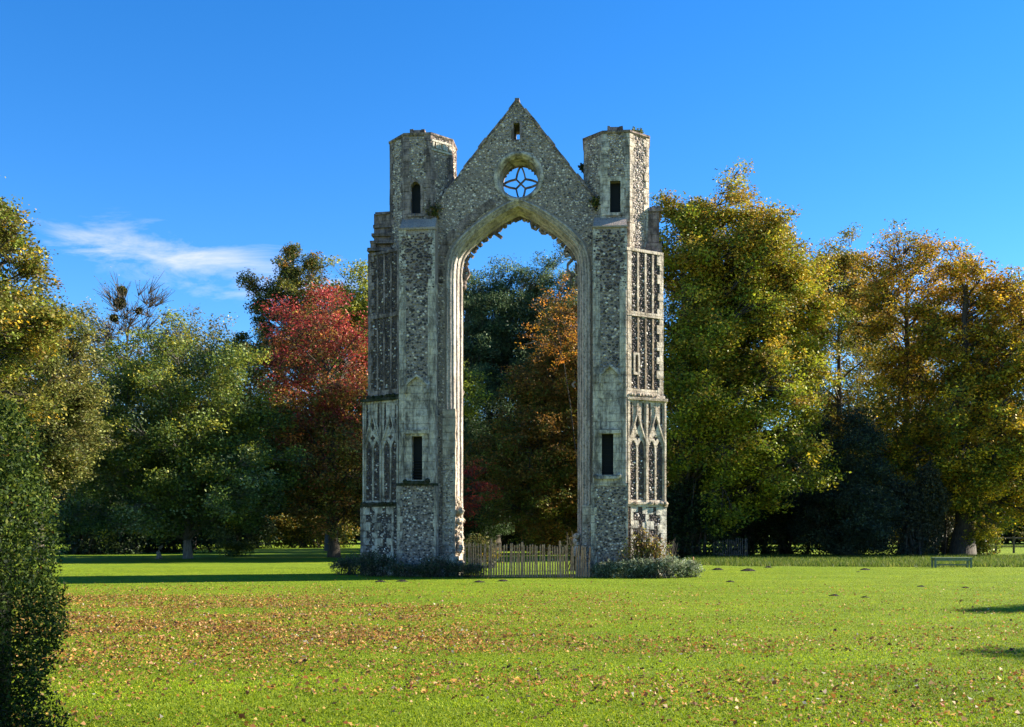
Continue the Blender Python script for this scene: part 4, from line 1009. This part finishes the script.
# far woodland: one mass
rs = np.random.default_rng(77); n = 110000; x = rs.uniform(-140, 140, n); y = 128+rs.uniform(0, 16, n)
H_ = np.array([14+3.5*noise.noise(Vector((a*.06, 3, 1)))+3.*noise.noise(Vector((a*.25, 9, 1))) for a in x]); z = H_*rs.random(n)**.75+.2
V, Fq = leaf_quads(np.stack([x, y, z], 1), np.where(y < 136, .8, 1.9), rs, .1, .8); tag(mesh_np('far_woodland', V, Fq, 'leaf', None, P_['distant'](rs.random(n), rs)*rs.uniform(.7, 1.3, (n, 1))), 'mass of far autumn woodland closing the view behind the trees', 'woodland', kind='stuff')

# trees off the right of the frame whose shadows reach the lawn
for i, (x, y, h, r_) in enumerate(((26.8, 19.4, 10, 1.2), (28.2, 26.2, 10, .8), (20.5, 9.8, 13.4, 2.4))):
    tree('slender_tree', ('slim tree outside the right of the picture, middle of the three shading the lawn', 'slim tree outside the right of the picture, farthest of the three shading the lawn', 'stouter tree outside the right of the picture, nearest of the three shading the lawn')[i], 'tree', (x, y), [((x, y, h*.55), (r_, r_, h*.45))], 'olive_gold', 90+i, n1=20, per=22, leaf=.26, sig=.3, tr=.15, group='slim trees right of the picture')

# --- clipped hedge, near left
def hedge():
    t = thing('clipped_hedge', 'tall clipped evergreen hedge end close by at the left edge', 'hedge', (-3.60, 5.3, 0))
    rs = np.random.default_rng(5); n = 260000
    # body: superellipse section, x radius 1.12, y radius 1.2, height 2.2 with rounded shoulder
    u = rs.random(n)*2*math.pi; hz = rs.random(n)
    def prof_r(z): return np.where(z < 1.85, 1.0-.02*z, .96*(np.maximum(0, 1-(np.abs(z-1.85)/.75)**2.0))**.5)
    top = rs.random(n) < .22
    z = np.where(top, 2.59-.7*(1-np.sqrt(rs.random(n)))*.9, hz*2.5); pr = prof_r(np.minimum(z, 2.58)); rr = np.where(top, pr*np.sqrt(rs.random(n)), pr)
    ca, sa = np.cos(u), np.sin(u); q = (np.abs(ca)**3+np.abs(sa)**3)**(-1/3)
    nn = np.array([noise.noise(Vector((a*2.3, b_*2.3, c*2.3))) for a, b_, c in zip(ca*rr, sa*rr, z)]); n2 = np.array([noise.noise(Vector((a*9, b_*9, c*9+5))) for a, b_, c in zip(ca*rr, sa*rr, z)])
    depth = rs.random(n)**2*.22
    k = 1+.10*nn+.07*n2-depth+.05*rs.normal(size=n)*.5
    X = ca*q*rr*1.08*k; Y = sa*q*rr*1.2*k; C = np.stack([X, Y, z*(1+.03*nn)+.02], 1)
    C = C[(C[:, 1] < .9)]
    m_ = len(C); cc = P_['hedge'](np.clip(C[:, 2]/2.3+rs.normal(0, .15, m_), 0, 1), rs)*rs.uniform(.65, 1.35, (m_, 1))  # tint turns lighter and yellower upward: sunlit top put into leaf colour
    V, Fq = leaf_quads(C, .025, rs, 0, .5); mesh_np('foliage', V, Fq, 'gloss_leaf', t, cc)
    # shoots poking out
    ns = 950; a = rs.uniform(0, 6.28, ns); z = rs.uniform(.2, 2.1, ns); pr = prof_r(z); q = (np.abs(np.cos(a))**3+np.abs(np.sin(a))**3)**(-1/3)
    P0 = np.stack([np.cos(a)*q*pr*.95, np.sin(a)*q*pr*1.05, z], 1); dr = np.stack([np.cos(a)*.12, np.sin(a)*.12, rs.uniform(-.02, .1, ns)], 1)*rs.uniform(.3, 1.1, (ns, 1))
    V, Fq = tubes_np(P0, P0+dr*.5, P0+dr, np.full(ns, .003), np.full(ns, .0015), 3); mesh_np('shoots', V, Fq, 'bark', t)
    C = np.repeat(P0, 14, 0)+np.repeat(dr, 14, 0)*rs.random((ns*14, 1))*1.1+rs.normal(0, .010, (ns*14, 3))
    V, Fq = leaf_quads(C, .022, rs, 0, .5); mesh_np('new_leaves', V, Fq, 'gloss_leaf', t, P_['hedge'](np.clip(rs.random(len(C))+.2, 0, 1), rs))
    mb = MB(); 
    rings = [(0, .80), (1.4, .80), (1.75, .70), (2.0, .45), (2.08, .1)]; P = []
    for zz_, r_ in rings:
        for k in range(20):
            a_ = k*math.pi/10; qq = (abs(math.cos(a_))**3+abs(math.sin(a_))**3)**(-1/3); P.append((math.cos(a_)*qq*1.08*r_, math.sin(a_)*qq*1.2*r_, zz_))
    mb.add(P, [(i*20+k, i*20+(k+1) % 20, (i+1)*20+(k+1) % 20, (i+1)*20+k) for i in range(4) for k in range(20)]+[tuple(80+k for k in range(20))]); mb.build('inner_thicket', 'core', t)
hedge()

# --- planting at the foot of the ruin
def foot(px, py): 
    x, y = G(px, py); return x, y
BS = 'shrubs along the foot of the ruin'
for i, (px, py, rx, ry, h, pal, lab) in enumerate((
    (350, 575, .7, .5, .7, 'heather', 'low dark mound shrub at the outer left foot of the ruin'),
    (377, 576.5, .85, .5, .85, 'heather', 'dark spiky shrub before the left side buttress base'),
    (408, 577.5, .9, .45, .5, 'heather', 'dark low shrub before the left front buttress'),
    (438, 577.5, .75, .45, .8, 'heather', 'dark bushy shrub before the left pillar'),
    (463, 577.5, .7, .4, .55, 'heather', 'dark shrub at the left end of the picket fence'),
    (607, 577.5, .5, .4, .62, 'silver', 'small silvery tuft just right of the picket fence'),
    (632, 577.8, .8, .5, .85, 'silver', 'silvery green shrub before the right front buttress'),
    (660, 578, .75, .5, .85, 'silver', 'silvery green mound shrub before the right side buttress'),
    (686, 577.5, .6, .4, .62, 'silver', 'last silvery low shrub trailing onto the lawn at right'))):
    x, y = foot(px, py); shrub('border_shrub', lab, 'shrub', (x, y), (rx, ry, h), pal, 100+i, 3000, .085, BS, amp=.6, shell=.35, flat=0, narrow=.35, spiky=.6, stems=10)
x, y = foot(645, 577.5); shrub('rose_bush', 'golden leaved rose bush climbing before the panelled buttress', 'shrub', (x, y), (.8, .35, 1.75), 'rose', 120, 1700, .09, shell=.1, stems=24, spiky=1)
x, y = foot(671, 576.4); shrub('dry_stalks', 'bunch of dry brown stalks at the outer right corner of the ruin', 'plant', (x, y), (.3, .3, 1.1), 'olive_brown', 121, 90, .07, shell=.1, stems=26, spiky=1)
x, y = foot(477, 571); shrub('straggly_bush', 'straggly olive bush behind the left end of the picket fence', 'shrub', (x, y+.6), (.75, .5, 1.45), 'olive_brown', 122, 2200, .085, shell=.15, stems=10, spiky=.3)
x, y = foot(489, 568); shrub('rose_bush', 'small rose bush with yellow orange leaves seen through the pickets', 'shrub', (x, y), (.5, .35, 1.0), 'shrub_yellow', 123, 420, .09, shell=.2, stems=10, spiky=1)
x, y = foot(576, 571); shrub('straggly_bush', 'grey brown dead growth behind the right end of the picket fence', 'shrub', (x, y+.3), (.5, .4, 1.3), 'grey_shrub', 124, 700, .07, shell=.1, stems=30, spiky=1)
# ferns growing on the masonry
def on_ruin(u, v, z):
    return Vector((X0, D0, 0))+Vector((u*cs+v*sn, -u*sn+v*cs, z))
for i, (px, py, v, r_, lab) in enumerate(((432, 211, -.15, .42, 'dark tuft of ivy growing where the left turret meets the gable'), (596, 203, -.1, .3, 'green fern tuft growing where the right turret meets the gable'), (636, 135, .3, .32, 'moss clump growing on the right turret top'), (583, 168, .9, .2, 'wispy weed sprouting from the left edge of the right turret'))):
    p = on_ruin(U(px, v), v, Z(py, v, U(px, v))); n = 500; rs = np.random.default_rng(130+i); d = rs.normal(size=(n, 3)); d /= np.linalg.norm(d, axis=1)[:, None]; d *= (rs.random((n, 1))**.5)*(1+.5*np.sin(d[:, :1]*7+d[:, 2:]*5)); C = d*r_*.62*np.array([1, .6, 1.1])
    V, Fq = leaf_quads(C, .11, rs, 0, .45); mesh = mesh_np('wall_plant', V, Fq, 'leaf', None, P_['dark_oak' if i != 2 else 'yellow_green'](rs.random(n), rs)); mesh.location = p
    tag(mesh, lab, 'plant', 'plants growing on the ruin')

# --- picket fence
def paling(name, label, pxs, pys, hts, gap, mat, group=None, posts=(), wdt=.045, rnd=.05):
    x0, y0 = G(pxs[0], pys[0]); x1, y1 = G(pxs[1], pys[1]); L_ = math.hypot(x1-x0, y1-y0); n = int(L_/gap); a = math.atan2(y1-y0, x1-x0)
    t = thing(name, label, 'fence', (x0, y0, 0), a, group)
    for k in range(n+1):
        q = k/n; s_ = q*L_; mb = MB(); h = hts[0]+(hts[1]-hts[0])*q+random.uniform(-rnd, rnd); post = k in posts
        w2 = wdt/2*random.uniform(.85, 1.15)*(1.5 if post else 1); h += .12 if post else 0; le = random.gauss(0, .018)*h; lf = random.gauss(0, .01)
        mb.tube([(s_, 0, -.05), (s_+le*.5+random.gauss(0, .006), lf, h*.5), (s_+le, lf, h-.03), (s_+le+.004, lf, h)], [w2, w2*.95, w2*.85, w2*.25], 5)
        mb.build('post' if post else 'pale', mat, t, recalc=False)
    for zf in (.18, .55, .9):
        mb = MB(); pts = []
        for k in range(2*n+1): pts.append((k/2/n*L_, .03*(1 if k % 2 else -1)*.6+.0, hts[0]*zf*(1)+(hts[1]-hts[0])*zf*k/2/n))
        mb.tube(pts, .004, 4); mb.build('wire', 'wire', t, recalc=False)
    return t
paling('picket_fence', 'wired chestnut picket fence closing the foot of the arch', (466, 589), (577, 577.5), (1.19, 1.08), .088, 'pale_wood', posts=(10, 22, 37, 50), wdt=.062, rnd=.045)
paling('picket_fence', 'grey picket panel in the dark under the large right hand trees', (714, 747), (558, 558), (1.05, 1.2), .13, 'fieldwood', wdt=.085)
x, y = G(693, 566)
mb = MB(); mb.tube([(0, 0, -.05), (.01, 0, .3), (.0, .0, .42)], [.035, .035, .03], 7); o = mb.build('marker_post', 'pale_wood'); o.location = (x, y, 0); tag(o, 'short pale wooden peg standing in the grass right of the ruin', 'post')

# stump in the shade at left
mb = MB(); mb.tube([(0, 0, -.05), (.02, 0, .12), (-.03, 0, .4), (.05, .02, .62), (.2, .03, .78)], [.22, .16, .11, .1, .05], 9); x, y = G(159, 559)
o = mb.build('broken_stump', 'pale_bark', smooth=True); o.location = (x, y, 0); tag(o, 'small pale broken stump left of the forked trunk', 'stump')

# --- bench behind the long grass
def bench():
    x, y = G(951.5, 567.6); t = thing('garden_bench', 'low backless faded green bench at the edge of the rough grass at right', 'bench', (x, y, 0), R(1)); W_ = 1.72
    for k in range(4): s_ = MB(); s_.box(-W_/2, W_/2, -.2+k*.105, -.115+k*.105, .41, .44, 0, .003); s_.build('seat_slat', 'bench_paint', t)
    for yy in (-.17, .17): s_ = MB(); s_.box(-W_/2+.08, W_/2-.08, yy-.015, yy+.015, .31, .395); s_.build('apron', 'bench_paint', t)
    for sx_ in (-1, 1):
        for yy in (-.17, .17): m_ = MB(); m_.box(sx_*(W_/2-.08)-.035, sx_*(W_/2-.08)+.035, yy-.035, yy+.035, 0, .405); m_.build('leg', 'bench_paint', t)
    s_ = MB(); s_.box(-W_/2+.12, W_/2-.12, -.02, .02, .1, .15); s_.build('stretcher', 'bench_paint', t)
bench()
# --- rail fence at far right
def railfence():
    x, y = G(978, 553); t = thing('rail_fence', 'dark post and rail fence beyond the trees at the right edge', 'fence', (x, y, 0))
    for k in range(7): m_ = MB(); m_.box(k*1.3-.06, k*1.3+.06, -.06, .06, -.1, 1.25, 0, .01); m_.build('post', 'fieldwood', t)
    for z in (.5, 1.08): m_ = MB(); m_.box(-.2, 8.2, .062, .1, z-.05, z+.05, 0, .01); m_.build('rail', 'fieldwood', t)
railfence()

# --- molehills
MH = [(717.6, 570, .34), (748, 571, .42), (768, 567.6, .26), (834, 596, .20), (921, 586.7, .16), (730, 582, .2), (965.6, 588, .15), (865, 570, .3), (865, 597.6, .14), (479, 582.3, .26), (503, 581.2, .24), (402, 581.5, .26), (380, 582, .24), (858, 572, .12)]
MHL = ['first dark molehill right of the silvery shrubs', 'biggest molehill, on the lawn below the grey picket panel', 'molehill nearest the rough grass, below the laurels', 'small molehill in the open lawn below the yew', 'small molehill below the grey green shrubs', 'flat molehill trace below the first molehill right of the ruin', 'tiny molehill below the bench', 'flattened molehill at the lawn edge below the yew', 'faint molehill just right of the one in open lawn', 'molehill before the left half of the picket fence', 'molehill before the middle of the picket fence', 'molehill before the left front buttress', 'molehill before the left side buttress', 'tiny soil heap beside the flattened molehill at the lawn edge']
for (px, py, r_), lab in zip(MH, MHL):
    r_ *= .65; x, y = G(px, py); mb = MB(); P = []; 
    for q, zz_ in ((1.25, -.01), (.9, .22), (.5, .42), (.15, .5)):
        for k in range(12): a = k*math.pi/6; j = random.uniform(.8, 1.2); P.append((math.cos(a)*r_*q*j, math.sin(a)*r_*q*j*.9, zz_*r_*random.uniform(.5, .85)))
    mb.add(P, [(i*12+k, i*12+(k+1) % 12, (i+1)*12+(k+1) % 12, (i+1)*12+k) for i in range(3) for k in range(12)]+[tuple(36+k for k in range(12))])
    o = mb.build('molehill', 'soil'); o.location = (x, y, 0); tag(o, lab, 'molehill', 'molehills on the lawn')

# --- lawn grass, rough grass, fallen leaves
def blades(name, X, Y, h, wd, cols, label, lean=.5, seed=1):
    rs = np.random.default_rng(seed); n = len(X); a = rs.uniform(0, 6.28, n); hh = h*rs.uniform(.5, 1.3, n); w_ = wd*rs.uniform(.7, 1.3, n)
    dx, dy = np.cos(a)*w_/2, np.sin(a)*w_/2; lx = rs.normal(0, lean, n)*hh; ly = rs.normal(0, lean, n)*hh
    V = np.stack([np.stack([X-dx, Y-dy, np.zeros(n)], 1), np.stack([X+dx, Y+dy, np.zeros(n)], 1), np.stack([X+lx, Y+ly, hh], 1)], 1).reshape(-1, 3)
    o = mesh_np(name, V, np.arange(n*3).reshape(-1, 3), 'grass_blade', None, cols); return tag(o, label, 'grass', kind='stuff')
rs = np.random.default_rng(200)
def frust(n, d0, d1, pw, x0=-.47, x1=.52):
    """points over the visible wedge, density falling with distance"""
    t = rs.random(n)**pw; D = d0+(d1-d0)*t; return rs.uniform(x0, x1, n)*D, D
n = 560000; X, Y = frust(n, 6.0, 46, 1.5, -.6, .68)
gc = np.array([(.14, .215, .006), (.22, .29, .008), (.30, .34, .010), (.36, .36, .04)])[rs.choice(4, n, p=(.35, .38, .2, .07))]*rs.uniform(.75, 1.25, (n, 1))
pat = np.array([noise.noise(Vector((a*.35, b_*.6, 2)))+.7*noise.noise(Vector((a*1.3, b_*1.8, 7))) for a, b_ in zip(X, Y)]); gc = gc*(1+.42*pat)[:, None]
blades('lawn_grass', X, Y, .021, .013, gc, 'short bright green mown grass over the near lawn', .6, 3)
n = 60000; Y = rs.uniform(46.5, 66, n); X = Y*rs.uniform(.165, .54, n)
edge = 46.5+np.maximum(0, (.33-X/Y))*12+np.array([noise.noise(Vector((a*.5, 2, 0)))*1.2 for a in X]); ok = (Y > edge) & (rs.random(len(X)) < .75); X, Y = X[ok], Y[ok]; n = len(X)
gc = np.array([(.06, .11, .015), (.12, .17, .02), (.22, .24, .04)])[rs.choice(3, n, p=(.4, .4, .2))]*rs.uniform(.7, 1.3, (n, 1))
blades('rough_grass', X, Y, .19, .035, gc*np.array([.85, .85, .9]), 'rough long grass strip under the right hand trees', .35, 4)
# fallen leaves
n = 700000; X, Y = frust(n, 7.8, 38, 1.0, -.5, .52)
px = 512+X/Y*F; py = HOR+EYE*F/Y
den = np.zeros(n)
nl = np.array([noise.noise(Vector((a*.22, b_*.5, 0)))+.6*noise.noise(Vector((a*.8, b_*1.4, 4))) for a, b_ in zip(X, Y)])
g_ = lambda v, c, s_: np.exp(-((v-c)/s_)**2)
east = 1/(1+np.exp((px-600)/70)); 
den = .05+.80*g_(py, 620, 26)*1/(1+np.exp((px-430)/60))+.36*g_(py, 640, 20)*1/(1+np.exp((px-640)/60))+.07*east*(py > 600)+.14*g_(py, 650, 30)+.22*(py > 650)
den *= np.clip(.85+1.5*nl, .12, 2.4); den *= np.clip((py-582)/14, .05, 1); den *= Y**1.15/22.
ok = rs.random(n) < den*.30; X, Y = X[ok], Y[ok]; n = len(X)
LC = np.array([(.33, .15, .03), (.44, .25, .08), (.19, .085, .025), (.44, .27, .12), (.30, .10, .03), (.50, .30, .05), (.10, .05, .028), (.5, .44, .36)])
lc = LC[rs.choice(8, n, p=(.28, .2, .19, .08, .07, .07, .10, .01))]*rs.uniform(.7, 1.25, (n, 1))
V, Fq = leaf_quads(np.stack([X, Y, rs.uniform(.012, .035, n)], 1), rs.choice([.022, .032, .045, .062], n, p=(.3, .38, .24, .08)), rs, .6, .7, .9)
V[:, 2] = np.maximum(V[:, 2], .004)
tag(mesh_np('fallen_leaves', V, Fq, 'leaf', None, lc), 'brown and tan fallen leaves scattered over the lawn, thickest at left', 'leaves', kind='stuff')
